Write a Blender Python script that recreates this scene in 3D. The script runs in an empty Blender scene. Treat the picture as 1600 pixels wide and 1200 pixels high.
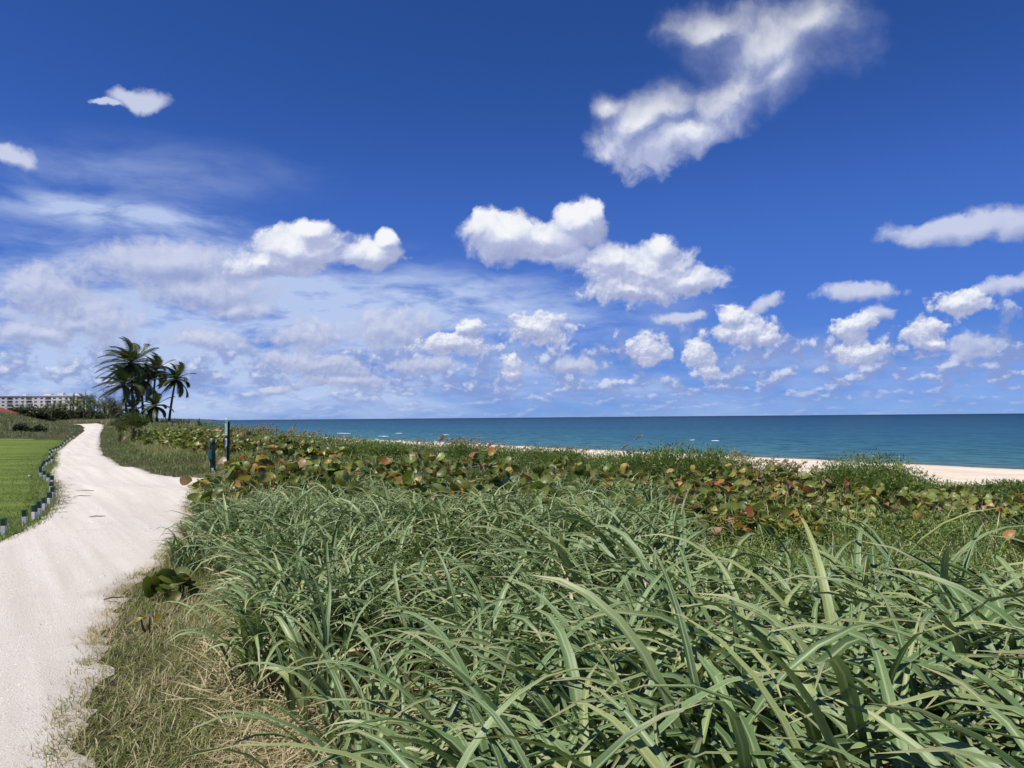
import bpy, math, random
import numpy as np
from mathutils import Vector, Matrix

SC = bpy.context.scene
COL = SC.collection
RNG = np.random.default_rng(7)
random.seed(7)

# ------------------------------------------------------------------ camera
EYE = 1.65
FPX = 1200.0                      # focal length in pixels of the 1600 px wide photograph
PITCH = math.atan(52.5 / FPX)
ROLL = math.radians(0.48)
_F = Vector((0, math.cos(PITCH), math.sin(PITCH)))
_U0 = Vector((0, -math.sin(PITCH), math.cos(PITCH)))
_R0 = Vector((1, 0, 0))
CR = _R0 * math.cos(ROLL) - _U0 * math.sin(ROLL)
CU = _U0 * math.cos(ROLL) + _R0 * math.sin(ROLL)
cam = bpy.data.cameras.new('camera')
cam.sensor_width = 36.0
cam.lens = FPX / 1600 * 36
cam.clip_start = 0.05
cam.clip_end = 60000
cam_o = bpy.data.objects.new('camera', cam)
m = Matrix.Identity(4)
for i in range(3):
    m[i][0] = CR[i]; m[i][1] = CU[i]; m[i][2] = -_F[i]
m[2][3] = EYE
cam_o.matrix_world = m
COL.objects.link(cam_o)
SC.camera = cam_o


def ray(px, py):
    d = _F + CR * ((px - 800) / FPX) + CU * ((600 - py) / FPX)
    return d.normalized()


def azel(px, py):
    d = ray(px, py)
    return math.atan2(d.x, d.y), math.asin(d.z)


# ------------------------------------------------------------------ render settings
SC.render.engine = 'CYCLES'
SC.cycles.use_denoising = True
SC.cycles.use_adaptive_sampling = True
SC.cycles.adaptive_threshold = 0.015
SC.cycles.adaptive_min_samples = 12
SC.cycles.max_bounces = 5
SC.cycles.diffuse_bounces = 2
SC.cycles.glossy_bounces = 2
SC.cycles.transmission_bounces = 3
SC.cycles.sample_clamp_indirect = 6
SC.view_settings.view_transform = 'Standard'
SC.view_settings.look = 'None'
SC.view_settings.gamma = 1
SC.view_settings.exposure = 0.3
SC.view_settings.use_curve_mapping = False

# ------------------------------------------------------------------ node helpers
class NT:
    """small helper around a node tree"""
    def __init__(s, tree):
        s.t = tree; s.n = tree.nodes; s.l = tree.links

    def new(s, kind, **kw):
        nd = s.n.new(kind)
        for k, v in kw.items():
            setattr(nd, k, v)
        return nd

    def put(s, sock, v):
        if isinstance(v, bpy.types.NodeSocket):
            s.l.new(v, sock)
        elif v is not None:
            if isinstance(v, (tuple, list)) and len(v) == 3 and sock.type == 'RGBA':
                v = (*v, 1)
            sock.default_value = v

    def math(s, op, a, b=None, c=None, clamp=False):
        nd = s.new('ShaderNodeMath', operation=op, use_clamp=clamp)
        s.put(nd.inputs[0], a); s.put(nd.inputs[1], b); s.put(nd.inputs[2], c)
        return nd.outputs[0]

    def vmath(s, op, a, b=None, scale=None):
        nd = s.new('ShaderNodeVectorMath', operation=op)
        s.put(nd.inputs[0], a); s.put(nd.inputs[1], b)
        if scale is not None:
            s.put(nd.inputs['Scale'], scale)
        return nd.outputs['Value'] if op in ('LENGTH', 'DOT_PRODUCT', 'DISTANCE') else nd.outputs[0]

    def mix(s, f, a, b, mode='MIX', clamp=False):
        nd = s.new('ShaderNodeMix', data_type='RGBA', blend_type=mode)
        nd.clamp_result = clamp
        s.put(nd.inputs['Factor'], f); s.put(nd.inputs['A'] if False else nd.inputs[6], a); s.put(nd.inputs[7], b)
        return nd.outputs[2]

    def noise(s, vec, scale, detail=6, rough=0.55, dist=0.0, out=0):
        nd = s.new('ShaderNodeTexNoise')
        s.put(nd.inputs['Vector'], vec)
        nd.inputs['Scale'].default_value = scale
        nd.inputs['Detail'].default_value = detail
        nd.inputs['Roughness'].default_value = rough
        nd.inputs['Distortion'].default_value = dist
        return nd.outputs[out]

    def sstep(s, v, lo, hi, a=0.0, b=1.0):
        nd = s.new('ShaderNodeMapRange', interpolation_type='SMOOTHSTEP')
        s.put(nd.inputs['Value'], v)
        s.put(nd.inputs['From Min'], lo); s.put(nd.inputs['From Max'], hi)
        s.put(nd.inputs['To Min'], a); s.put(nd.inputs['To Max'], b)
        return nd.outputs[0]

    def ramp(s, f, stops, interp='LINEAR'):
        nd = s.new('ShaderNodeValToRGB')
        cr = nd.color_ramp
        cr.interpolation = interp
        while len(cr.elements) < len(stops):
            cr.elements.new(0.5)
        for e, (p, c) in zip(cr.elements, stops):
            e.position = p
            e.color = (*c, 1) if len(c) == 3 else c
        s.put(nd.inputs[0], f)
        return nd.outputs[0]

    def xyz(s, x, y, z=0.0):
        nd = s.new('ShaderNodeCombineXYZ')
        s.put(nd.inputs[0], x); s.put(nd.inputs[1], y); s.put(nd.inputs[2], z)
        return nd.outputs[0]


# ------------------------------------------------------------------ sun and sky
SUN_EL = math.radians(59)
SUN_AZ = math.radians(-122)         # measured from +Y towards +X: the sun stands inland, behind the viewer's left shoulder
SUN_DIR = Vector((math.sin(SUN_AZ) * math.cos(SUN_EL), math.cos(SUN_AZ) * math.cos(SUN_EL), math.sin(SUN_EL)))
sun = bpy.data.lights.new('sun', 'SUN')
sun.energy = 4.8
sun.angle = math.radians(0.53)
sun.color = (1.0, 0.955, 0.88)
sun_o = bpy.data.objects.new('sun', sun)
sun_o.rotation_euler = (-SUN_DIR).to_track_quat('-Z', 'Y').to_euler()
sun_o.location = (-30, -5, 50)
COL.objects.link(sun_o)

W = bpy.data.worlds.new('World')
SC.world = W
W.use_nodes = True
W.cycles.sampling_method = 'MANUAL'
W.cycles.sample_map_resolution = 512


def build_world():
    t = NT(W.node_tree)
    t.n.clear()
    out = t.new('ShaderNodeOutputWorld')
    bg = t.new('ShaderNodeBackground')
    bg.inputs['Strength'].default_value = 0.082
    t.l.new(bg.outputs[0], out.inputs[0])
    sky = t.new('ShaderNodeTexSky', sky_type='NISHITA')
    sky.sun_disc = False
    sky.sun_elevation = SUN_EL
    sky.sun_rotation = SUN_AZ % (2 * math.pi)
    sky.altitude = 0
    sky.air_density = 0.55
    sky.dust_density = 0.0
    sky.ozone_density = 5.0
    gen = t.new('ShaderNodeTexCoord').outputs['Generated']
    sep = t.new('ShaderNodeSeparateXYZ')
    t.l.new(gen, sep.inputs[0])
    X, Y, Z = sep.outputs
    az = t.math('ARCTAN2', X, Y)
    el = t.math('ARCSINE', Z)
    # clear-sky colour
    cv = t.new('ShaderNodeRGBCurve')
    for k, pts in enumerate(SKY_CURVES):
        c = cv.mapping.curves[k]
        c.points[0].location = pts[0]; c.points[1].location = pts[-1]
        for q in pts[1:-1]:
            c.points.new(*q)
    cv.mapping.update()
    t.l.new(t.vmath('SCALE', sky.outputs[0], scale=0.1), cv.inputs['Color'])
    blue = t.vmath('SCALE', cv.outputs[0], scale=10.0)
    p = t.xyz(az, el)

    # --- domain warp shared by all layers
    w1 = t.noise(p, 9.0, 3, 0.5, out=1)
    w1 = t.vmath('SCALE', t.vmath('SUBTRACT', w1, (0.5, 0.5, 0.5)), scale=0.055)
    w2 = t.noise(p, 38.0, 4, 0.55, out=1)
    w2 = t.vmath('SCALE', t.vmath('SUBTRACT', w2, (0.5, 0.5, 0.5)), scale=0.020)
    elw = t.sstep(el, 0.02, 0.30, 0.28, 1.0)
    wv = t.vmath('SCALE', t.vmath('ADD', w1, w2), scale=elw)
    pw = t.vmath('MULTIPLY', t.vmath('ADD', p, wv), (1, 1, 0))

    def blob(px, py, rx, ry, rot=0):
        a, e = azel(px, py)
        a2, _ = azel(px + rx, py)
        _, e2 = azel(px, py - ry)
        return (a, e, abs(a2 - a) * FULL, abs(e2 - e) * FULL, math.radians(rot))

    chain = [None]
    def after(q):                 # keeps the node graph evaluating one blob after another
        if chain[0] is None:
            return q
        nd = t.new('ShaderNodeVectorMath', operation='MULTIPLY_ADD')
        t.put(nd.inputs[0], chain[0]); nd.inputs[1].default_value = (1e-9, 1e-9, 1e-9); t.put(nd.inputs[2], q)
        return nd.outputs[0]

    def field(q, blobs):
        acc = None
        for (a, e, ra, re, rot) in blobs:
            mp = t.new('ShaderNodeMapping', vector_type='TEXTURE')
            t.l.new(after(q), mp.inputs['Vector'])
            mp.inputs['Location'].default_value = (a, e, 0)
            mp.inputs['Rotation'].default_value = (0, 0, rot)
            mp.inputs['Scale'].default_value = (ra, re, 1)
            g = t.vmath('LENGTH', mp.outputs[0])
            chain[0] = g
            acc = g if acc is None else t.math('SMOOTH_MIN', acc, g, 0.35)
        return t.math('SUBTRACT', 1.0, acc)

    white = [blob(*b) for b in WHITE]
    grey = [blob(*b) for b in GREY]
    for _ in range(9):            # the same fair-weather clouds go on all round the sky
        a = random.uniform(0.75, 5.5); e = random.uniform(0.09, 0.5); r = random.uniform(0.03, 0.10)
        if a > math.pi:
            a -= 2 * math.pi
        white.append((a, e, r, r * 0.45, 0)); white.append((a + r * 0.5, e + r * 0.2, r * 0.5, r * 0.35, 0))

    def density(q, blobs, amp):
        f = field(q, blobs)
        nb = t.noise(q, 16.0, 9, 0.60)
        ns = t.noise(q, 48.0, 8, 0.58)
        k = t.sstep(el, 0.10, 0.30)
        nz = t.math('ADD', ns, t.math('MULTIPLY', k, t.math('SUBTRACT', nb, ns)))
        nz = t.math('SUBTRACT', nz, 0.5)
        return t.math('ADD', f, t.math('MULTIPLY', t.math('MULTIPLY', nz, t.sstep(el, 0.30, 0.42, 1.0, 0.72)), t.sstep(el, 0.08, 0.2, amp * 1.3, amp)))

    dl = t.sstep(el, 0.03, 0.34, 0.0045, 0.030)
    off = t.vmath('SCALE', (-0.35, 0.93, 0.0), scale=dl)
    off2 = t.vmath('SCALE', off, scale=0.35)
    q1 = t.vmath('ADD', pw, off)
    q2 = t.vmath('ADD', pw, off2)
    d0 = density(pw, white, 1.5)
    d1 = density(q1, white, 1.5)
    d2 = density(q2, white, 1.5)
    soft = t.sstep(el, 0.30, 0.40)          # the near high cloud is a loose wispy one
    a_hi = t.math('ADD', t.math('MULTIPLY', soft, 0.95), 0.32)
    a_lo = t.math('MULTIPLY', soft, -0.22)
    alpha = t.sstep(d0, a_lo, a_hi)
    alpha = t.math('MULTIPLY', alpha, t.sstep(el, 0.30, 0.42, 0.97, 0.80))
    dif = t.math('ADD', t.math('MULTIPLY', t.math('SUBTRACT', d0, d1), 0.9), t.math('MULTIPLY', t.math('SUBTRACT', d0, d2), 1.1))
    lit = t.sstep(dif, -1.0, 1.45)
    thick = t.sstep(d0, 0.05, 0.9)
    lit = t.math('ADD', lit, t.math('ADD', t.math('MULTIPLY', thick, 0.12), t.math('MULTIPLY', soft, 0.10)), clamp=True)
    ccol = t.ramp(lit, [(0.0, (3.2, 3.7, 6.0)), (0.40, (4.6, 5.1, 7.2)), (0.66, (6.8, 7.2, 8.6)), (0.88, (8.7, 8.9, 9.4)), (1.0, (9.3, 9.4, 9.6))])

    # --- grey, shaded small clouds
    g0 = density(pw, grey, 1.5)
    galpha = t.math('MULTIPLY', t.sstep(g0, -0.05, 0.50), 0.85)
    glit = t.sstep(t.math('SUBTRACT', g0, density(q1, grey, 1.5)), -0.55, 0.8)
    gcol = t.mix(glit, (3.3, 3.9, 6.3), (6.4, 6.8, 8.4))

    # --- deck of little cumulus receding to the horizon
    pd = t.xyz(t.math('MULTIPLY', az, 1.0), t.math('MULTIPLY', t.math('LOGARITHM', t.math('ADD', t.math('MAXIMUM', el, -0.01), 0.030), 2.718), 0.115))
    pdw = t.vmath('ADD', pd, t.vmath('SCALE', w2, scale=0.25))
    pd_up = t.vmath('ADD', pdw, (-0.004, 0.010, 0))
    def deck(q):
        big = t.noise(q, 17.0, 2, 0.5)
        return t.math('ADD', t.math('MULTIPLY', t.noise(q, 34.0, 8, 0.60), 0.75), t.math('MULTIPLY', big, 0.40))
    k0 = deck(pdw); k1 = deck(pd_up)
    cov = t.math('ADD', t.sstep(el, 0.065, 0.150, 0.505, 0.80), t.sstep(el, 0.004, 0.022, 0.06, 0.0))
    kd = t.math('SUBTRACT', k0, cov)
    kalpha = t.math('MULTIPLY', t.sstep(kd, 0.0, 0.12), t.sstep(el, 0.004, 0.05, 0.20, 0.78))
    klit = t.sstep(t.math('SUBTRACT', k0, k1), 0.0, 0.20)
    kcol = t.mix(klit, (2.5, 3.3, 6.2), (7.0, 7.5, 9.0))

    # --- cirrus veil
    pc = t.vmath('MULTIPLY', t.vmath('ADD', p, t.vmath('SCALE', w1, scale=0.55)), (1.0, 3.6, 1.0))
    cz = t.noise(pc, 6.0, 8, 0.60, 0.15)
    veil = None
    for (b, wgt) in CIRRUS:
        a, e, ra, re, rot = blob(*b)
        mp = t.new('ShaderNodeMapping', vector_type='TEXTURE')
        t.l.new(p, mp.inputs['Vector'])
        mp.inputs['Location'].default_value = (a, e, 0)
        mp.inputs['Rotation'].default_value = (0, 0, rot)
        mp.inputs['Scale'].default_value = (ra, re, 1)
        g = t.math('MULTIPLY', t.sstep(t.vmath('LENGTH', mp.outputs[0]), 1.0, 0.0), wgt)
        veil = g if veil is None else t.math('ADD', veil, g)
    calpha = t.math('MULTIPLY', veil, t.sstep(cz, 0.30, 0.72), clamp=True)
    calpha = t.math('MINIMUM', calpha, 0.80)

    c = t.mix(calpha, blue, (5.5, 6.6, 8.9))
    c = t.mix(kalpha, c, kcol)
    c = t.mix(galpha, c, gcol)
    c = t.mix(alpha, c, ccol)
    # below the horizon: sea
    t.l.new(c, bg.inputs['Color'])


# a grade of the clear sky towards the deep blue of the photograph, one curve a channel
SKY_CURVES = [[(0, 0), (0.056, 0.022), (0.10, 0.053), (0.25, 0.10), (0.55, 0.17), (1, 0.30)],
              [(0, 0), (0.11, 0.08), (0.19, 0.152), (0.40, 0.235), (0.69, 0.32), (1, 0.45)],
              [(0, 0), (0.235, 0.305), (0.38, 0.53), (0.55, 0.64), (0.75, 0.70), (1, 0.85)]]
FULL = 1.28
WHITE = [
    # the big loose cloud high over the sea
    (1195, 70, 120, 62, -10), (1110, 38, 62, 30, 0), (1135, 140, 100, 55, 35), (1010, 185, 85, 38, 20),
    (1050, 215, 75, 40, 15), (1275, 38, 72, 46, 0), (1215, 110, 60, 40, 0), (955, 165, 30, 22, 0),
    # white heaps above the palms
    (465, 390, 72, 42, 0), (488, 356, 26, 20, 0), (580, 396, 46, 26, 0), (603, 372, 20, 18, 0), (415, 412, 58, 24, 0),
    # the pair over the middle
    (785, 372, 60, 36, 0), (850, 372, 55, 30, 0), (905, 346, 44, 32, 0), (930, 330, 18, 16, 0),
    (1000, 424, 84, 44, 0), (958, 404, 42, 32, 0), (1034, 384, 22, 24, 0), (1085, 440, 50, 22, 0), (985, 452, 70, 20, 0),
    # smaller ones
    (1160, 518, 56, 18, 0), (1145, 500, 26, 22, 0), (1195, 527, 22, 10, 0), (1010, 546, 32, 24, 0), (1090, 552, 26, 20, 0),
    (1106, 581, 17, 15, 0), (800, 570, 19, 19, 0), (800, 584, 16, 10, 0), (840, 513, 50, 24, 0), (1498, 474, 46, 20, 0),
    (1338, 512, 36, 18, 0), (1345, 554, 42, 17, 0), (1446, 524, 32, 22, 0), (1460, 540, 20, 10, 0), (710, 540, 52, 16, 0),
    (733, 515, 22, 12, 0),
]
GREY = [
    (1490, 350, 125, 22, 0), (1590, 348, 40, 26, 0), (230, 150, 40, 17, 0), (180, 158, 22, 5, 0), (12, 232, 36, 20, 0),
    (1342, 460, 56, 13, 0), (1370, 492, 26, 12, 0), (1060, 495, 40, 10, 0), (1570, 448, 50, 14, 0), (1520, 542, 40, 20, 0),
    (320, 526, 50, 17, 0), (480, 524, 64, 22, 0), (612, 516, 66, 26, 0), (500, 570, 100, 20, -8), (545, 594, 60, 12, 0), (430, 606, 34, 7, 0),
    (260, 410, 130, 34, 8), (70, 455, 80, 44, 0), (140, 500, 78, 38, 0), (320, 450, 100, 34, 0), (372, 482, 46, 18, 0), (60, 520, 80, 18, 0),
    (660, 570, 60, 12, 0), (900, 570, 50, 12, 0), (1190, 480, 30, 12, 30), (870, 395, 50, 18, 0),
]
CIRRUS = [((190, 335, 230, 30, 0), 1.25), ((180, 275, 330, 70, 5), 0.35), ((250, 470, 560, 120, 0), 1.25), ((760, 480, 340, 62, -3), 1.0),
          ((250, 575, 680, 120, 0), 1.5), ((1100, 600, 800, 80, 0), 0.55), ((300, 385, 110, 26, 0), 0.8)]
build_world()

# ------------------------------------------------------------------ terrain
def ss(a, b, x):
    t = np.clip((np.asarray(x, float) - a) / (b - a), 0, 1)
    return t * t * (3 - 2 * t)


US = np.array((-0.565, 0.825)); UN = np.array((0.825, 0.565))     # along the coast / towards the sea
SEA_Z = -2.75


def sn(x, y):
    return US[0] * x + US[1] * y, UN[0] * x + UN[1] * y


def xy_of(s, n):
    return US[0] * s + UN[0] * n, US[1] * s + UN[1] * n


def h_base(x, y):
    x = np.asarray(x, float); y = np.asarray(y, float)
    s, n = sn(x, y)
    A = 0.72 + 0.68 * ss(-6, 2.5, n)
    z = A * ss(38, 112, s)
    z = z - 0.42 * ss(7, 18, n) * (1 - ss(8, 34, s))
    z = z + 0.10 * ss(1.2, 3.2, n) * (1 - ss(20, 60, s)) * np.sin(s * 0.6 + n) + 0.06 * ss(4, 8, n) * np.sin(s * 0.31 + 1.3 * n)
    k = ss(20.5, 31, n)
    z = z * (1 - k) + (-2.0) * k
    b = np.clip(n - 31, 0, None)
    z = z - b * 0.0203 - np.clip(n - 69, 0, 300) * 0.03
    return z


def h(x, y):
    x = np.asarray(x, float); y = np.asarray(y, float)
    z = h_base(x, y)
    dx = (x + 65) / 16.0; dy = (y - 88) / 14.0
    s_, n_ = sn(x, y)
    z = z + 1.50 * np.exp(-(dx * dx + dy * dy) ** 1.3) * ss(0.2, 7.5, n_left(s_) - n_)      # the mound ends at the track
    return z


def ground(px, py, f=h_base, dmax=400.0):
    """world point where the line of sight through a photograph pixel meets the terrain"""
    d = ray(px, py)
    t = np.arange(1.0, dmax, 0.1)
    X = d.x * t; Y = d.y * t; Z = EYE + d.z * t
    g = Z - f(X, Y)
    i = np.argmax(g < 0)
    if g[i] >= 0:
        i = len(t) - 1
    elif i > 0:
        a = g[i - 1] / (g[i - 1] - g[i])
        tt = t[i - 1] + a * 0.1
        return d.x * tt, d.y * tt
    return X[i], Y[i]


def project(x, y, z):
    x = np.asarray(x, float)
    P = np.stack([x, np.asarray(y, float) + 0 * x, np.asarray(z, float) - EYE + 0 * x])
    f = np.array(_F) @ P; r = np.array(CR) @ P; u = np.array(CU) @ P
    f = np.where(np.abs(f) < 1e-6, 1e-6, f)
    return 800 + FPX * r / f, 600 - FPX * u / f, f


# ------------------------------------------------------------------ mesh helpers
def tag(o, label=None, cat=None, group=None, kind=None):
    if label: o['label'] = label
    if cat: o['category'] = cat
    if group: o['group'] = group
    if kind: o['kind'] = kind
    return o


def new_mesh(name, V, F, attrs=None, smooth=True, mat=None):
    """F: (n,3) or (n,4) int array, or a list of such arrays"""
    V = np.asarray(V, np.float32)
    Fs = F if isinstance(F, list) else [F]
    Fs = [np.asarray(f, np.int32) for f in Fs if len(f)]
    me = bpy.data.meshes.new(name)
    me.vertices.add(len(V)); me.vertices.foreach_set('co', V.ravel())
    li = np.concatenate([f.ravel() for f in Fs])
    cnt = np.concatenate([np.full(len(f), f.shape[1], np.int32) for f in Fs])
    st = np.concatenate([[0], np.cumsum(cnt)[:-1]]).astype(np.int32)
    me.loops.add(len(li)); me.loops.foreach_set('vertex_index', li)
    me.polygons.add(len(cnt)); me.polygons.foreach_set('loop_start', st)
    try:
        me.polygons.foreach_set('loop_total', cnt)
    except Exception:
        pass
    me.polygons.foreach_set('use_smooth', np.full(len(cnt), smooth))
    for k, v in (attrs or {}).items():
        a = me.attributes.new(k, 'FLOAT', 'POINT')
        a.data.foreach_set('value', np.asarray(v, np.float32).ravel())
    me.update(calc_edges=True)
    if mat is not None:
        me.materials.append(mat)
    return me


def link(name, me, parent=None, loc=None):
    o = bpy.data.objects.new(name, me)
    COL.objects.link(o)
    if parent is not None:
        o.parent = parent
    if loc is not None:
        o.location = loc
    return o


def empty(name, loc, label, cat, group=None, rz=0.0):
    o = bpy.data.objects.new(name, None)
    o.empty_display_size = 0.2
    COL.objects.link(o)
    o.location = loc
    o.rotation_euler = (0, 0, rz)
    return tag(o, label, cat, group)


def box(V, F, c, size, rz=0.0, taper=1.0):
    """append a box (centre of its base at c) to the lists V, F; six own faces"""
    i = len(V)
    sx, sy, sz = size[0] / 2, size[1] / 2, size[2]
    co, si = math.cos(rz), math.sin(rz)
    for z, k in ((0, 1.0), (sz, taper)):
        for x, y in ((-sx, -sy), (sx, -sy), (sx, sy), (-sx, sy)):
            V.append((c[0] + (x * co - y * si) * k, c[1] + (x * si + y * co) * k, c[2] + z))
    for f in ((3, 2, 1, 0), (4, 5, 6, 7), (0, 1, 5, 4), (1, 2, 6, 5), (2, 3, 7, 6), (3, 0, 4, 7)):
        F.append(tuple(i + q for q in f))


def tube(V, F, pts, radii, seg=7, cap=True):
    i0 = len(V)
    pts = [Vector(p) for p in pts]
    for k, p in enumerate(pts):
        d = (pts[min(k + 1, len(pts) - 1)] - pts[max(k - 1, 0)]).normalized()
        a = d.cross(Vector((0.31, 0.95, 0.05))).normalized(); b = d.cross(a)
        for j in range(seg):
            th = 2 * math.pi * j / seg
            V.append(tuple(p + (a * math.cos(th) + b * math.sin(th)) * radii[k]))
    for k in range(len(pts) - 1):
        for j in range(seg):
            j2 = (j + 1) % seg
            F.append((i0 + k * seg + j, i0 + k * seg + j2, i0 + (k + 1) * seg + j2, i0 + (k + 1) * seg + j))
    if cap:
        n = len(pts) - 1
        V.append(tuple(pts[-1])); c = len(V) - 1
        for j in range(seg):
            F.append((i0 + n * seg + j, i0 + n * seg + (j + 1) % seg, c, c))


def simple(name, V, F, mat, parent=None, smooth=False, loc=None):
    Q = [f for f in F if len(set(f)) == 4]
    T = [f[:3] for f in F if len(set(f)) == 3]
    Fs = []
    if Q: Fs.append(np.array(Q))
    if T: Fs.append(np.array(T))
    return link(name, new_mesh(name, np.array(V), Fs, smooth=smooth, mat=mat), parent, loc)


def bevel(o, w=0.004, seg=2):
    md = o.modifiers.new('bevel', 'BEVEL'); md.width = w; md.segments = seg
    return o


# ------------------------------------------------------------------ materials
def mat(name):
    m = bpy.data.materials.new(name)
    m.use_nodes = True
    t = NT(m.node_tree)
    t.n.clear()
    out = t.new('ShaderNodeOutputMaterial')
    return m, t, out


def principled(t, color, rough=0.6, spec=0.3, normal=None, metallic=0.0):
    b = t.new('ShaderNodeBsdfPrincipled')
    t.put(b.inputs['Base Color'], color)
    t.put(b.inputs['Roughness'], rough)
    b.inputs['Specular IOR Level'].default_value = spec
    b.inputs['Metallic'].default_value = metallic
    if normal is not None:
        t.l.new(normal, b.inputs['Normal'])
    return b.outputs[0]


def bump(t, height, dist=0.02, strength=1.0):
    b = t.new('ShaderNodeBump')
    b.inputs['Strength'].default_value = strength
    b.inputs['Distance'].default_value = dist
    t.l.new(height, b.inputs['Height'])
    return b.outputs[0]


def attr(t, name):
    a = t.new('ShaderNodeAttribute', attribute_name=name)
    return a.outputs['Fac']


def leaf_mat(name, stops, transl=0.28, rough=0.42, spec=0.4, rib=None, tip=None, noise=None, tcol=1.6):
    """foliage: colour by the leaf's own tint attribute; light passes through the blade"""
    m, t, out = mat(name)
    c = t.ramp(attr(t, 'tint'), stops)
    if rib is not None:                                   # pale midrib / veins
        f = t.sstep(attr(t, 'across'), rib[1], rib[2], rib[3], 0.0)
        c = t.mix(f, c, rib[0])
    if tip is not None:                                   # dried tips
        f = t.sstep(attr(t, 'along'), tip[1], 1.0, 0.0, tip[2])
        c = t.mix(f, c, tip[0])
    if noise is not None:
        g = t.new('ShaderNodeNewGeometry')
        nz = t.noise(g.outputs['Position'], noise[0], 3)
        c = t.mix(t.sstep(nz, 0.35, 0.7, 0, noise[1]), c, noise[2])
    b = principled(t, c, rough, spec)
    tr = t.new('ShaderNodeBsdfTranslucent')
    t.l.new(t.mix(1.0, c, (tcol, tcol * 1.05, tcol * 0.6), 'MULTIPLY', True), tr.inputs[0])
    mx = t.new('ShaderNodeMixShader')
    mx.inputs[0].default_value = transl
    t.l.new(b, mx.inputs[1]); t.l.new(tr.outputs[0], mx.inputs[2])
    t.l.new(mx.outputs[0], out.inputs[0])
    return m


def plain(name, color, rough=0.6, spec=0.3, var=0.0, scale=8.0, bumpd=0.0, metallic=0.0):
    m, t, out = mat(name)
    g = t.new('ShaderNodeTexCoord').outputs['Object']
    c = color; nrm = None
    if var or bumpd:
        nz = t.noise(g, scale, 6, 0.6)
        if var:
            k = t.sstep(nz, 0.3, 0.72)
            c = t.mix(k, tuple(q * (1 - var) for q in color), tuple(min(1, q * (1 + var)) for q in color))
        if bumpd:
            nrm = bump(t, nz, bumpd)
    t.l.new(principled(t, c, rough, spec, nrm, metallic), out.inputs[0])
    return m


M = {}


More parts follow.
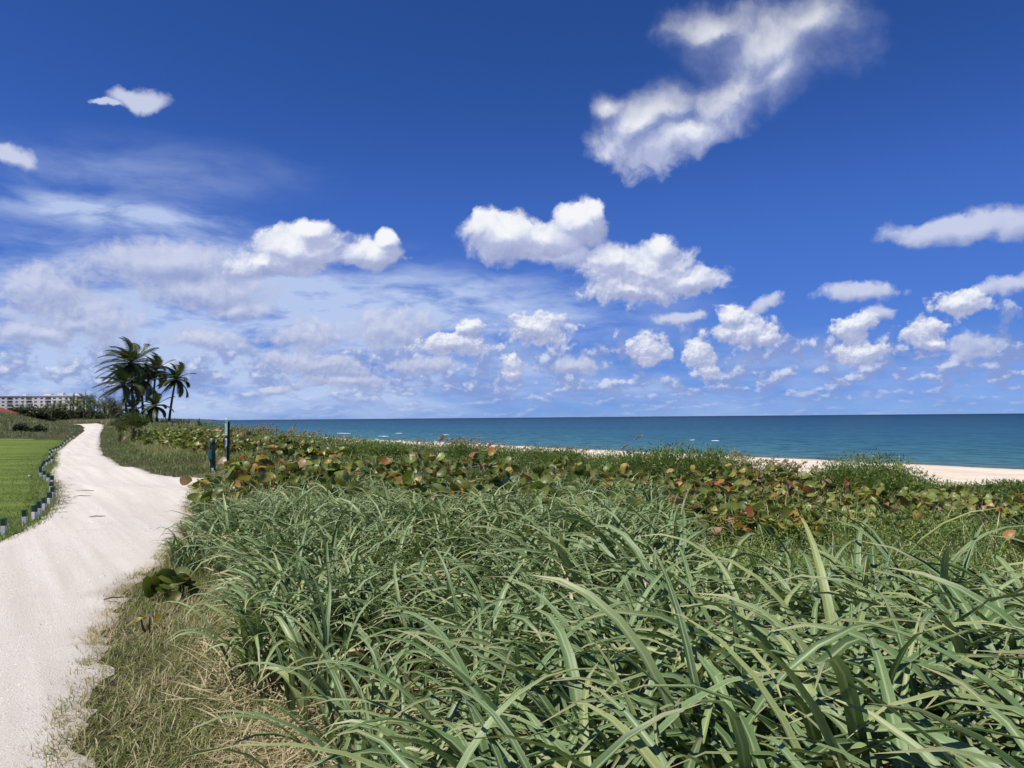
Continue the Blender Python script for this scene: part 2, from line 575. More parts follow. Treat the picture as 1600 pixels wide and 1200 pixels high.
def build_ground_materials():
    # soil, litter and sand
    m, t, out = mat('dune_soil')
    pos = t.new('ShaderNodeNewGeometry').outputs['Position']
    a = t.noise(pos, 0.9, 6, 0.6); b = t.noise(pos, 14, 6, 0.65); c = t.noise(pos, 90, 3, 0.6)
    col = t.ramp(b, [(0.3, (0.022, 0.017, 0.010)), (0.5, (0.060, 0.048, 0.028)), (0.75, (0.17, 0.135, 0.085))])
    col = t.mix(t.sstep(a, 0.42, 0.62, 0.0, 0.65), col, (0.05, 0.065, 0.018))
    t.l.new(principled(t, col, 0.9, 0.1, bump(t, t.math('ADD', b, t.math('MULTIPLY', c, 0.3)), 0.05)), out.inputs[0])
    M['soil'] = m
    # beach sand
    m, t, out = mat('beach_sand')
    pos = t.new('ShaderNodeNewGeometry').outputs['Position']
    dn = t.vmath('DOT_PRODUCT', pos, (UN[0], UN[1], 0))
    a = t.noise(pos, 0.35, 5, 0.6); b = t.noise(pos, 3.2, 6, 0.7)
    col = t.mix(t.sstep(a, 0.35, 0.65), (0.60, 0.51, 0.395), (0.73, 0.635, 0.505))
    col = t.mix(t.sstep(b, 0.5, 0.75, 0, 0.35), col, (0.45, 0.35, 0.27))
    col = t.mix(t.sstep(dn, 65.2, 67.4, 0.0, 0.55), col, (0.33, 0.26, 0.20))          # wet edge
    t.l.new(principled(t, col, 0.85, 0.15, bump(t, b, 0.12)), out.inputs[0])
    M['sand'] = m
    # crushed shell track
    m, t, out = mat('shell_gravel')
    pos = t.new('ShaderNodeNewGeometry').outputs['Position']
    along = t.vmath('DOT_PRODUCT', pos, (US[0] * 0.09, US[1] * 0.09, 0))
    cross = t.vmath('DOT_PRODUCT', pos, (UN[0] * 2.4, UN[1] * 2.4, 0))
    trk = t.noise(t.xyz(cross, along), 1.7, 5, 0.6)
    a = t.noise(pos, 1.1, 6, 0.62); b = t.noise(pos, 48, 6, 0.78); g = t.noise(pos, 130, 4, 0.7)
    v = t.new('ShaderNodeTexVoronoi'); t.l.new(pos, v.inputs['Vector']); v.inputs['Scale'].default_value = 62
    col = t.ramp(trk, [(0.28, (0.50, 0.452, 0.398)), (0.5, (0.57, 0.522, 0.466)), (0.70, (0.63, 0.590, 0.535))])
    col = t.mix(t.sstep(a, 0.50, 0.72, 0, 0.4), col, (0.52, 0.455, 0.41))
    col = t.mix(t.sstep(b, 0.52, 0.74, 0, 0.75), col, (0.27, 0.23, 0.205))
    col = t.mix(t.sstep(g, 0.55, 0.75, 0, 0.6), col, (0.80, 0.77, 0.73))
    edge = attr(t, 'edge')
    en = t.math('ADD', edge, t.math('MULTIPLY', t.math('SUBTRACT', a, 0.5), 0.9))
    col = t.mix(t.sstep(en, 0.70, 1.08, 0, 0.55), col, (0.33, 0.27, 0.22))
    hgt = t.math('ADD', t.math('MULTIPLY', v.outputs['Distance'], -0.25), t.math('ADD', t.math('MULTIPLY', b, 0.9), t.math('MULTIPLY', g, 0.5)))
    t.l.new(principled(t, col, 0.9, 0.12, bump(t, hgt, 0.010)), out.inputs[0])
    M['gravel'] = m
    # mown lawn
    m, t, out = mat('mown_lawn')
    pos = t.new('ShaderNodeNewGeometry').outputs['Position']
    sx = t.vmath('DOT_PRODUCT', pos, (0.22, 0.07, 0)); sy = t.vmath('DOT_PRODUCT', pos, (-0.35, 0.95, 0))
    st = t.noise(t.xyz(sx, sy), 0.75, 4, 0.55)
    a = t.noise(pos, 0.25, 5, 0.6); b = t.noise(pos, 16, 6, 0.7)
    col = t.ramp(st, [(0.32, (0.075, 0.118, 0.016)), (0.5, (0.120, 0.172, 0.024)), (0.70, (0.180, 0.230, 0.040))])
    col = t.mix(t.sstep(a, 0.5, 0.72, 0, 0.5), col, (0.10, 0.125, 0.022))
    col = t.mix(t.sstep(b, 0.48, 0.75, 0, 0.55), col, (0.045, 0.075, 0.010))
    wd = t.noise(pos, 0.9, 6, 0.7)
    col = t.mix(t.sstep(wd, 0.54, 0.70, 0, 0.6), col, (0.055, 0.070, 0.016))
    col = t.mix(t.sstep(wd, 0.42, 0.30, 0, 0.45), col, (0.17, 0.19, 0.05))
    t.l.new(principled(t, col, 0.8, 0.15, bump(t, b, 0.05)), out.inputs[0])
    M['lawn'] = m


build_ground_materials()


# ------------------------------------------------------------------ track and lawn outlines (photograph pixels -> ground)
LEFT_PX = [(-60, 868), (0, 847), (30, 833), (58, 817), (74, 806), (80, 797), (84, 788), (87, 778), (86, 765), (80, 750), (78, 742),
           (84, 730), (88, 720), (87, 712), (92, 706), (100, 699), (108, 693), (117, 687), (127, 680), (134, 674.5), (133, 669), (128, 664.5)]
RIGHT_PX = [(101, 1199), (92, 1170), (104, 1130), (124, 1080), (141, 1030), (154, 990), (166, 962), (182, 935), (207, 908), (238, 883),
            (262, 860), (280, 835), (291, 812), (292, 790), (299, 772), (318, 758), (322, 748), (262, 745.5), (230, 740), (196, 731), (168, 718),
            (155, 704), (152, 692), (154, 681), (158, 672), (162, 665)]


def edge_curve(px_list):
    P = np.array([ground(*p) for p in px_list])
    s, n = sn(P[:, 0], P[:, 1])
    o = np.argsort(s)
    return s[o], n[o]


sL, nL = edge_curve(LEFT_PX)
sR, nR = edge_curve(RIGHT_PX)
sL = np.concatenate([[-40, -8, 0, 3], sL]); nL = np.concatenate([[-6.5, -4.2, -3.2, -2.4], nL])
sR = np.concatenate([[-40, -6, -1], sR]); nR = np.concatenate([[-2.0, -1.0, -0.3], nR])
sL = np.append(sL, 150); nL = np.append(nL, nL[-1] - 3); sR = np.append(sR, 150); nR = np.append(nR, nR[-1] - 1)


def n_left(s): return np.interp(s, sL, nL)
def n_right(s): return np.interp(s, sR, nR)


def on_path(x, y, pad=0.0):
    s, n = sn(x, y)
    return (n > n_left(s) - pad) & (n < n_right(s) + pad)


def path_z(x, y, u):
    s_, n_ = sn(x, y)
    return h(x, y) - 0.03 + 0.055 * (1 - np.abs(2 * u - 1) ** 10) + 0.03 * (1 - (2 * u - 1) ** 2) + 0.06 * ss(35, 80, s_) - 0.012 * np.exp(-((u - 0.28) / 0.09) ** 2) - 0.012 * np.exp(-((u - 0.72) / 0.09) ** 2)


def build_terrain():
    r = np.concatenate([[0.0], np.geomspace(0.6, 60, 120), np.geomspace(62, 9000, 70)])
    na = 300
    a = np.linspace(0, 2 * math.pi, na, endpoint=False)
    R, A = np.meshgrid(r[1:], a, indexing='ij')
    X = np.concatenate([[0], (R * np.sin(A)).ravel()]); Y = np.concatenate([[0], (R * np.cos(A)).ravel()])
    Z = h(X, Y)
    s, n = sn(X, Y)
    far = ss(150, 600, np.hypot(X, Y))
    inland = ss(10, -10, n) if False else (n < 0)
    Z = np.where(inland & (far > 0), Z + 0.0, Z)
    V = np.stack([X, Y, Z], 1)
    nr = len(r) - 1
    idx = lambda i, j: 1 + i * na + (j % na)
    T = np.array([(0, idx(0, j + 1), idx(0, j)) for j in range(na)])
    I, J = np.meshgrid(np.arange(nr - 1), np.arange(na), indexing='ij')
    I = I.ravel(); J = J.ravel(); J2 = (J + 1) % na
    Q = np.stack([1 + I * na + J, 1 + I * na + J2, 1 + (I + 1) * na + J2, 1 + (I + 1) * na + J], 1)
    cen = V[Q].mean(1)
    cs, cn = sn(cen[:, 0], cen[:, 1])
    beach = cn > 22.5
    keep = cn < 900
    def sub(F, name, m):
        u, inv = np.unique(np.concatenate([f.ravel() for f in F]), return_inverse=True)
        k = 0; G = []
        for f in F:
            G.append(inv[k:k + f.size].reshape(f.shape)); k += f.size
        o = link(name, new_mesh(name, V[u], G, mat=m))
        return tag(o, kind='structure')
    tag(sub([Q[~beach], T], 'ground', M['soil']), 'sandy dune soil with litter under the plants', 'ground')
    tag(sub([Q[beach & keep]], 'beach', M['sand']), 'pale sandy beach between the dune plants and the sea', 'beach')


build_terrain()


def build_path():
    s = np.concatenate([np.arange(-30, 0, 0.25), np.arange(0, 12, 0.07), np.arange(12, 40, 0.2), np.arange(40, sn(*ground(145, 664.5))[0] + 3, 0.8)])
    jl = 0.05 * np.sin(s * 3.1) * np.sin(s * 1.7) + 0.03 * np.sin(s * 7.3)
    jr = 0.03 * np.sin(s * 2.3 + 1) * np.sin(s * 1.3) + 0.025 * np.sin(s * 8.1) + 0.02 * np.sin(s * 19 + 2 * np.sin(s * 5)) + RNG.normal(0, 0.012, len(s))
    l = n_left(s) + jl - 0.12; r_ = n_right(s) + jr + 0.16
    K = 21
    u = np.linspace(0, 1, K)
    u = 0.5 - 0.5 * np.cos(np.pi * u)
    N = l[:, None] * (1 - u) + r_[:, None] * u
    S = np.repeat(s[:, None], K, 1)
    X, Y = xy_of(S, N)
    crown = 0.045 * (1 - (2 * u - 1) ** 2)
    rut = -0.02 * np.exp(-((u - 0.28) / 0.07) ** 2) - 0.02 * np.exp(-((u - 0.72) / 0.07) ** 2)
    Z = path_z(X, Y, u[None] + 0 * S) + 0.012 * np.sin(X * 9.1 + Y * 3.7) * np.sin(Y * 7.3 - X * 2.9) * (np.abs(2 * u - 1) > 0.8)[None]
    e = np.abs(2 * u - 1)[None] + 0 * S
    nr = len(s)
    I, J = np.meshgrid(np.arange(nr - 1), np.arange(K - 1), indexing='ij'); I = I.ravel(); J = J.ravel()
    Q = np.stack([I * K + J, I * K + J + 1, (I + 1) * K + J + 1, (I + 1) * K + J], 1)
    me = new_mesh('path', np.stack([X.ravel(), Y.ravel(), Z.ravel()], 1), Q, {'edge': e.ravel()}, mat=M['gravel'])
    tag(link('path', me), 'white crushed shell track curving away past the palms', 'path', kind='structure')
    # lawn sheet on the inland side
    s = np.arange(-30, 82, 0.8)
    K = 40
    u = np.linspace(0, 1, K) ** 1.6
    X = []; Y = []
    lim = n_left(s) - 0.02
    far = -46.0
    N = lim[:, None] + (far - lim[:, None]) * u
    S = np.repeat(s[:, None], K, 1)
    # the far edge of the lawn runs level across the view
    X, Y = xy_of(S, N)
    Z = h_base(X, Y) + 0.012
    gx, gy = ground(10, 684.5); hx, hy = ground(108, 688)
    side = (hx - gx) * (Y - gy) - (hy - gy) * (X - gx)
    nr = len(s)
    I, J = np.meshgrid(np.arange(nr - 1), np.arange(K - 1), indexing='ij'); I = I.ravel(); J = J.ravel()
    Q = np.stack([I * K + J + 1, I * K + J, (I + 1) * K + J, (I + 1) * K + J + 1], 1)
    Q = Q[(side.ravel()[Q] < 0).all(1)]
    me = new_mesh('lawn', np.stack([X.ravel(), Y.ravel(), Z.ravel()], 1), Q, mat=M['lawn'])
    tag(link('lawn', me), 'mown green lawn beside the marker posts', 'lawn', kind='structure')
    return (gx, gy, hx, hy)


LAWN_EDGE = build_path()


# ------------------------------------------------------------------ sea
def build_sea():
    m, t, out = mat('sea_water')
    pos = t.new('ShaderNodeNewGeometry').outputs['Position']
    dn = t.vmath('DOT_PRODUCT', pos, (UN[0], UN[1], 0))
    ds_ = t.vmath('DOT_PRODUCT', pos, (US[0], US[1], 0))
    band = t.noise(t.xyz(t.math('MULTIPLY', dn, 0.045), t.math('MULTIPLY', ds_, 0.007)), 1.0, 6, 0.62, 0.4)
    cvec = t.xyz(t.math('MULTIPLY', dn, 0.9), t.math('MULTIPLY', ds_, 0.26))
    chop = t.noise(cvec, 0.8, 7, 0.68)
    depth = t.math('LOGARITHM', t.math('MAXIMUM', t.math('SUBTRACT', dn, 60), 1.0), 10.0)
    depth = t.math('ADD', depth, t.math('MULTIPLY', t.math('SUBTRACT', band, 0.5), 1.1))
    col = t.ramp(t.math('DIVIDE', depth, 4.2), [
        (0.20, (0.100, 0.165, 0.165)), (0.30, (0.054, 0.152, 0.190)), (0.42, (0.034, 0.118, 0.182)), (0.55, (0.024, 0.084, 0.158)),
        (0.70, (0.016, 0.054, 0.112)), (0.85, (0.011, 0.030, 0.080)), (1.0, (0.007, 0.018, 0.055))])
    col = t.mix(t.sstep(chop, 0.44, 0.64, 0.0, 0.75), col, (0.009, 0.040, 0.076))
    fo = t.noise(cvec, 0.35, 7, 0.72)
    surf = t.math('MULTIPLY', t.sstep(dn, 110, 66, 0, 1), 0.10)
    foam = t.sstep(fo, t.math('SUBTRACT', 0.755, surf), t.math('SUBTRACT', 0.80, surf), 0.0, 0.75)
    col = t.mix(foam, col, (0.75, 0.77, 0.78))
    nrm = bump(t, t.math('ADD', chop, t.math('MULTIPLY', band, 2.0)), 0.5)
    df = t.new('ShaderNodeBsdfDiffuse'); t.l.new(col, df.inputs[0]); t.l.new(nrm, df.inputs['Normal'])
    gl = t.new('ShaderNodeBsdfGlossy'); gl.inputs['Roughness'].default_value = 0.22; t.l.new(nrm, gl.inputs['Normal'])
    gl.inputs[0].default_value = (0.8, 0.9, 1, 1)
    mx = t.new('ShaderNodeMixShader'); mx.inputs[0].default_value = 0.10
    t.l.new(df.outputs[0], mx.inputs[1]); t.l.new(gl.outputs[0], mx.inputs[2]); t.l.new(mx.outputs[0], out.inputs[0])
    s = np.concatenate([-np.geomspace(40000, 300, 30), np.linspace(-250, 700, 60), np.geomspace(800, 40000, 30)])
    n = np.concatenate([np.linspace(60, 130, 60), np.geomspace(135, 40000, 50)])
    S, N = np.meshgrid(s, n, indexing='ij')
    X, Y = xy_of(S, N)
    fade = ss(60, 74, N) * (1 - ss(200, 500, N))
    Z = SEA_Z + 0.10 * fade * (np.sin(N * 0.55 + 0.6 * np.sin(S * 0.05)) * 0.6 + 0.4 * np.sin(N * 0.9 + S * 0.12))
    K = len(n)
    I, J = np.meshgrid(np.arange(len(s) - 1), np.arange(K - 1), indexing='ij'); I = I.ravel(); J = J.ravel()
    Q = np.stack([I * K + J, (I + 1) * K + J, (I + 1) * K + J + 1, I * K + J + 1], 1)[:, ::-1]
    tag(link('sea', new_mesh('sea', np.stack([X.ravel(), Y.ravel(), Z.ravel()], 1), Q, mat=m)), 'teal sea darkening to deep blue at the horizon', 'sea', kind='structure')
    # breaking wave crests: low ragged ridges of foam riding on the water
    fm = plain('sea_foam', (0.80, 0.82, 0.83), 0.8, 0.2, 0.08, 3.0, 0.05)
    V = []; F = []
    spots = [(514, 560, 677), (580, 620, 681.5), (1078, 1088, 687.5), (1112, 1124, 688.5), (694, 698, 679), (618, 628, 677)]
    for x0, x1, y in spots:
        d0 = ray((x0 + x1) / 2, y)
        tt = (SEA_Z + 0.05 - EYE) / d0.z
        cx, cy = d0.x * tt, d0.y * tt
        half = (x1 - x0) / 2 / FPX * cy / 0.85
        k = 26
        i0 = len(V)
        for j in range(k + 1):
            u = -1 + 2 * j / k
            w = max(0.05, (1 - u * u) ** 0.5) * random.choice((0.05, 0.25, 0.5, 0.8, 1.0)) * min(1.3, 0.008 * cy)
            px, py = cx - 0.62 * 0 + US[0] * u * half * 1.0, cy + US[1] * u * half * 1.0
            hh = 0.05 * (1 - u * u) * random.uniform(0.5, 1)
            for q, z in ((-w, -0.02), (-w * 0.3, hh), (w * 0.35, hh * 0.8), (w, -0.02)):
                V.append((px + UN[0] * q, py + UN[1] * q, SEA_Z + 0.05 + z))
        for j in range(k):
            for q in range(3):
                a = i0 + j * 4 + q
                F.append((a, a + 1, a + 5, a + 4))
    tag(simple('surf_foam', V, F, fm, smooth=True), 'small white breaking crests on the water near the beach', 'foam', kind='stuff')
    # swash line along the shore
    V = []; F = []
    ssv = np.arange(-60, 420, 1.5)
    for k, s_ in enumerate(ssv):
        nn = 67.6 + 0.9 * math.sin(s_ * 0.13) + 0.5 * math.sin(s_ * 0.41 + 1)
        w = max(0.03, 0.10 + 0.26 * math.sin(s_ * 0.23 + 2) * math.sin(s_ * 0.71) + random.gauss(0, 0.05))
        for q, z in ((-w, 0.06), (0, 0.12), (w, 0.05)):
            x, y = xy_of(s_, nn + q)
            V.append((x, y, max(SEA_Z, float(h(x, y))) + z))
    for k in range(len(ssv) - 1):
        if math.sin(ssv[k] * 0.23 + 2) * math.sin(ssv[k] * 0.71) < (0.15 if ssv[k] > 100 else 9):
            continue
        for q in range(2):
            a = k * 3 + q
            F.append((a + 1, a, a + 3, a + 4))
    tag(simple('swash_foam', V, F, fm, smooth=True), 'thin white wash line where the sea meets the sand', 'foam', kind='stuff')


build_sea()

# ------------------------------------------------------------------ vegetation: materials
GRASS_STOPS = [(0.0, (0.46, 0.37, 0.24)), (0.16, (0.40, 0.335, 0.17)), (0.30, (0.235, 0.280, 0.100)), (0.50, (0.158, 0.234, 0.096)),
               (0.75, (0.090, 0.150, 0.050)), (1.0, (0.040, 0.078, 0.020))]
M['grass'] = leaf_mat('dune_grass_blade', GRASS_STOPS, 0.14, 0.48, 0.40, rib=((0.42, 0.46, 0.28), 0.04, 0.30, 0.5), tip=((0.40, 0.34, 0.18), 0.75, 0.55))
M['fine'] = leaf_mat('fine_grass', [(0.0, (0.50, 0.41, 0.28)), (0.3, (0.34, 0.30, 0.15)), (0.5, (0.215, 0.235, 0.085)), (1.0, (0.095, 0.140, 0.036))], 0.25, 0.5, 0.3)
M['lush'] = leaf_mat('low_green_leaf', [(0.0, (0.28, 0.28, 0.09)), (0.4, (0.205, 0.290, 0.052)), (0.75, (0.135, 0.225, 0.038)), (1.0, (0.055, 0.110, 0.020))], 0.30, 0.4, 0.35)
M['shrub'] = leaf_mat('shrub_leaf', [(0.0, (0.22, 0.24, 0.07)), (0.4, (0.145, 0.215, 0.050)), (1.0, (0.058, 0.110, 0.025))], 0.28, 0.4, 0.4)
M['mound'] = leaf_mat('mound_grass', [(0.0, (0.33, 0.26, 0.14)), (0.35, (0.20, 0.205, 0.085)), (0.7, (0.115, 0.155, 0.055)), (1.0, (0.055, 0.090, 0.028))], 0.2, 0.5, 0.3)
M['oats'] = leaf_mat('sea_oat_head', [(0.0, (0.44, 0.35, 0.21)), (1.0, (0.27, 0.20, 0.12))], 0.25, 0.7, 0.2)
GRAPE_STOPS = [(0.0, (0.055, 0.105, 0.018)), (0.25, (0.110, 0.175, 0.030)), (0.42, (0.215, 0.260, 0.060)), (0.58, (0.34, 0.27, 0.060)),
               (0.74, (0.38, 0.185, 0.045)), (0.88, (0.27, 0.085, 0.035)), (1.0, (0.32, 0.22, 0.145))]
M['grape'] = leaf_mat('sea_grape_leaf', GRAPE_STOPS, 0.22, 0.42, 0.35, rib=((0.22, 0.19, 0.06), 0.02, 0.09, 0.6), noise=(16.0, 0.5, (0.21, 0.13, 0.045)))
M['frond_dark'] = leaf_mat('dark_bush_leaf', [(0.0, (0.060, 0.070, 0.030)), (1.0, (0.022, 0.034, 0.014))], 0.12, 0.5, 0.3)
M['twig'] = plain('plant_stem', (0.16, 0.115, 0.075), 0.8, 0.2, 0.3, 20)


# ------------------------------------------------------------------ vegetation: geometry
def blades(P, az, L, W, lean, curl, nseg=8, fold=0.22, twist=0.5, tint=0.5, mid=True, rng=RNG, pw=1.5):
    """strips that rise from P, lean towards az and bow over; vectorised"""
    N = len(P)
    one = np.ones(N)
    az = az * one; L = L * one; W = W * one; lean = lean * one; curl = curl * one; tint = tint * one
    t = np.linspace(0, 1, nseg + 1)
    phi = lean[:, None] + curl[:, None] * t[None] ** pw
    phi = np.minimum(phi, 2.75)
    ds = L[:, None] / nseg
    pm = (phi[:, 1:] + phi[:, :-1]) / 2
    r = np.concatenate([np.zeros((N, 1)), np.cumsum(np.sin(pm) * ds, 1)], 1)
    z = np.concatenate([np.zeros((N, 1)), np.cumsum(np.cos(pm) * ds, 1)], 1)
    az2 = az[:, None] + (rng.normal(0, 0.16, N)[:, None] * t[None] * 1.6)
    ca, sa = np.cos(az2), np.sin(az2)
    C = np.stack([P[:, 0, None] + r * ca, P[:, 1, None] + r * sa, P[:, 2, None] + z], -1)
    T = np.stack([np.sin(phi) * ca, np.sin(phi) * sa, np.cos(phi)], -1)
    S = np.stack([-sa, ca, 0 * ca], -1)
    Nn = np.cross(T, S)
    tw = rng.normal(0, twist, N)[:, None] * t[None]
    S2 = S * np.cos(tw)[..., None] + Nn * np.sin(tw)[..., None]
    N2 = -S * np.sin(tw)[..., None] + Nn * np.cos(tw)[..., None]
    prof = np.minimum(1.0, 0.55 + 3.0 * t) * np.clip(1 - t ** 2.6, 0.02, 1) ** 0.9
    w = (W[:, None] * prof[None])[..., None] / 2
    if mid:
        V = np.stack([C - S2 * w, C - N2 * w * fold * 2, C + S2 * w], 2)
        K = 3
        across = np.array([1.0, 0.0, 1.0])
    else:
        V = np.stack([C - S2 * w, C + S2 * w], 2)
        K = 2
        across = np.array([1.0, 1.0])
    T1 = nseg + 1
    V = V.reshape(-1, 3)
    base = (np.arange(N) * T1 * K)[:, None, None]
    i = np.arange(nseg)[None, :, None] * K
    j = np.arange(K - 1)[None, None, :]
    a = base + i + j
    F = np.stack([a, a + 1, a + K + 1, a + K], -1).reshape(-1, 4)
    at = {'tint': np.repeat(tint, T1 * K), 'along': np.tile(np.repeat(t, K), N), 'across': np.tile(across, N * T1)}
    return V, F, at


def merge(parts):
    V = []; F = []; A = {}
    k = 0
    for v, f, a in parts:
        V.append(v); F.append(f + k); k += len(v)
        for q, w in a.items():
            A.setdefault(q, []).append(w)
    return np.concatenate(V), np.concatenate(F), {q: np.concatenate(w) for q, w in A.items()}


def leaflets(P, D, Nr, L, W, tint, curl=0.25):
    """little pointed leaves: six corners, four faces folded along the middle. D along the leaf, Nr its normal"""
    N = len(P)
    one = np.ones(N); L = L * one; W = W * one; tint = tint * one
    S = np.cross(D, Nr); S /= np.linalg.norm(S, axis=1, keepdims=True) + 1e-9
    Nn = np.cross(S, D)
    l = L[:, None]; w = W[:, None] / 2
    p0 = P
    p1 = P + D * l * 0.45 - S * w + Nn * w * 0.5
    p2 = P + D * l * 0.45 + S * w + Nn * w * 0.5
    pm = P + D * l * 0.5
    p3 = P + D * l * (1.0) - Nn * l * curl
    V = np.stack([p0, p1, pm, p2, p3], 1).reshape(-1, 3)
    b = (np.arange(N) * 5)[:, None]
    F = np.concatenate([b + np.array([0, 2, 1]), b + np.array([0, 3, 2]), b + np.array([1, 2, 4]), b + np.array([2, 3, 4])], 1).reshape(-1, 3)
    at = {'tint': np.repeat(tint, 5), 'along': np.tile(np.array([0, .45, .5, .45, 1.0]), N), 'across': np.tile(np.array([0, 1, 0, 1, 0.0]), N)}
    return V, F, at


def unit(v):
    return v / (np.linalg.norm(v, axis=-1, keepdims=True) + 1e-9)


def rand_dirs(N, up=0.5, rng=RNG):
    v = rng.normal(0, 1, (N, 3)); v = unit(v); v[:, 2] += up
    return unit(v)


def scatter_view(N, d0, d1, a0, a1, p=1.6, rng=RNG):
    """plan points thinning out with distance; a = bearing from +Y in radians"""
    u = rng.random(N)
    q = 2 - p
    d = (d0 ** q + u * (d1 ** q - d0 ** q)) ** (1 / q) if abs(q) > 1e-3 else d0 * (d1 / d0) ** u
    a = rng.uniform(a0, a1, N)
    return d * np.sin(a), d * np.cos(a), d


def vnoise(x, y, sc=1.0, seed=0):
    """cheap smooth value for patchiness, 0..1"""
    r = np.random.default_rng(seed)
    s = 0
    for k in range(5):
        a = r.uniform(0, 6.28); f = sc * (0.6 + 0.5 * k) ; ph = r.uniform(0, 6.28)
        s = s + np.sin((x * math.cos(a) + y * math.sin(a)) * f + ph + 1.3 * np.sin((x * math.sin(a) - y * math.cos(a)) * f * 0.7 + ph))
    return np.clip(0.5 + s / 6.5, 0, 1)


def stuff(name, geo, m, label, cat, shade=True):
    V, F, A = geo
    return tag(link(name, new_mesh(name, V, F, A, shade, m)), label, cat, kind='stuff')


WIND = math.pi                        # the sea wind bends everything inland, towards -X


def wind_az(N, k=0.8, rng=RNG):
    return rng.vonmises(WIND, k, N)


def ground3(x, y, dz=0.0):
    return np.stack([x, y, h(x, y) + dz], 1)


# --- broad dune grass filling the near dune
GAP = ((284 - 800) / FPX * 7.1, 7.1)


def big_grass_mask(x, y):
    s, n = sn(x, y)
    d = np.hypot(x, y)
    off = n - n_right(s)
    ok = off > (0.85 - 0.65 * ss(4.0, 9.5, s)) + 0.35 * vnoise(x, y, 2.2, 3)
    right = x > 0.17 * y + 0.2
    # right of the middle the broad grass ends where the low green cover starts
    ok &= ~(right & (d > 4.5 + 1.0 * vnoise(x, y, 1.5, 5)))
    ok &= ~((~right) & (d > 17.5))
    thin = (off < 1.95) & (d < 4.7) & (x < -0.10)
    # a small sea grape keeps a gap open at the edge of the track
    tt = np.clip((x * GAP[0] + y * GAP[1]) / (GAP[0] ** 2 + GAP[1] ** 2), 0.72, 1.03)
    ok &= np.hypot(x - GAP[0] * tt, y - GAP[1] * tt) > 0.62
    return ok, thin, off


def culms(x, y, rng=RNG, scale=1.0, ncul=(3, 6), nleaf=(3, 6), wid=(0.022, 0.050), nseg=9, Lr=(0.5, 1.08), Hr=(0.18, 0.60), stem=True):
    """leafy grass stems: every clump has a few leaning stems, leaves leave them alternately and arch over"""
    sc = scale * np.ones(len(x))
    nc = rng.integers(ncul[0], ncul[1], len(x))
    i = np.repeat(np.arange(len(x)), nc)
    cx = x[i] + rng.normal(0, 0.07, len(i)); cy = y[i] + rng.normal(0, 0.07, len(i)); cs = sc[i]
    caz = wind_az(len(i), 0.9, rng); cl = rng.uniform(0.04, 0.42, len(i))
    H = rng.uniform(Hr[0], Hr[1], len(i)) * cs
    ctint = np.clip(rng.normal(0.61, 0.15, len(i)), 0.34, 1)
    base = np.stack([cx, cy, h(cx, cy) - 0.02], 1)
    cd = np.stack([np.sin(cl) * np.cos(caz), np.sin(cl) * np.sin(caz), np.cos(cl)], 1)
    nl = rng.integers(nleaf[0], nleaf[1], len(i))
    j = np.repeat(np.arange(len(i)), nl)
    k = np.concatenate([np.arange(q) for q in nl])
    f = (k + 0.6) / nl[j]
    P = base[j] + cd[j] * (H[j] * f)[:, None]
    az = caz[j] + k * math.pi + rng.normal(0, 0.55, len(j))
    # the wind swings leaves that start against it
    az = np.arctan2(np.sin(az) * 1.0, np.cos(az) - 0.22)
    L = rng.uniform(Lr[0], Lr[1], len(j)) * cs[j] * (0.75 + 0.35 * np.sin(f * 3.0))
    W = rng.uniform(wid[0], wid[1], len(j)) * np.sqrt(cs[j])
    t = np.clip(ctint[j] + rng.normal(0, 0.09, len(j)), 0.30, 1)
    dead = (f < 0.34) & (rng.random(len(j)) < 0.30)
    t[dead] = rng.uniform(0.0, 0.2, dead.sum())
    parts = [blades(P, az, L, W, rng.uniform(0.08, 0.55, len(j)), rng.uniform(1.3, 2.7, len(j)), nseg, 0.24, 0.5, tint=t, pw=1.9)]
    if stem:
        parts.append(blades(base, caz, H * 1.05, 0.007, cl, 0.05, 3, 0.4, 0.2, tint=np.clip(ctint - 0.25, 0.1, 0.6)))
    return parts


def build_dune_grass():
    # close by: broad leaves on leaning stems
    x, y, d = scatter_view(1030, 0.95, 5.6, -0.62, 0.98, 1.15)
    ok, thin, off = big_grass_mask(x, y)
    ok &= ~(thin & (RNG.random(len(x)) < 0.88))
    ok &= ~((d < 1.5) & (RNG.random(len(x)) < 0.5))
    x, y, d = x[ok], y[ok], d[ok]
    rt = ss(-0.8, 1.0, x)
    geo = merge(culms(x, y, scale=0.74 + 0.34 * rt))
    stuff('dune_grass', geo, M['grass'], 'thick grey-green broad bladed grass filling the near dune', 'grass')
    # the same grass going back to the sea grapes
    x, y, d = scatter_view(3500, 4.2, 18.5, -0.62, 0.40, 1.35)
    ok, thin, off = big_grass_mask(x, y)
    ok &= ~thin
    ok &= vnoise(x, y, 0.9, 11) * 0.9 + 0.40 > RNG.random(len(x))
    x, y, d, off = x[ok], y[ok], d[ok], off[ok]
    sc = (0.95 - 0.34 * ss(8, 15, d)) * np.clip(0.45 + (off - 0.1) / 1.8, 0.45, 1)
    geo = merge(culms(x, y, scale=sc, wid=(0.018, 0.042), nseg=6, Lr=(0.46, 0.98), Hr=(0.12, 0.45)))
    stuff('silvery_grass', geo, M['grass'], 'silvery arching grass between the track and the sea grapes', 'grass')


build_dune_grass()


ORD = ['first', 'second', 'third', 'fourth', 'fifth', 'sixth', 'seventh', 'eighth', 'ninth', 'tenth', 'eleventh', 'twelfth', 'thirteenth', 'fourteenth', 'fifteenth',
       'sixteenth', 'seventeenth', 'eighteenth', 'nineteenth', 'twentieth', 'twenty-first', 'twenty-second', 'twenty-third', 'twenty-fourth']


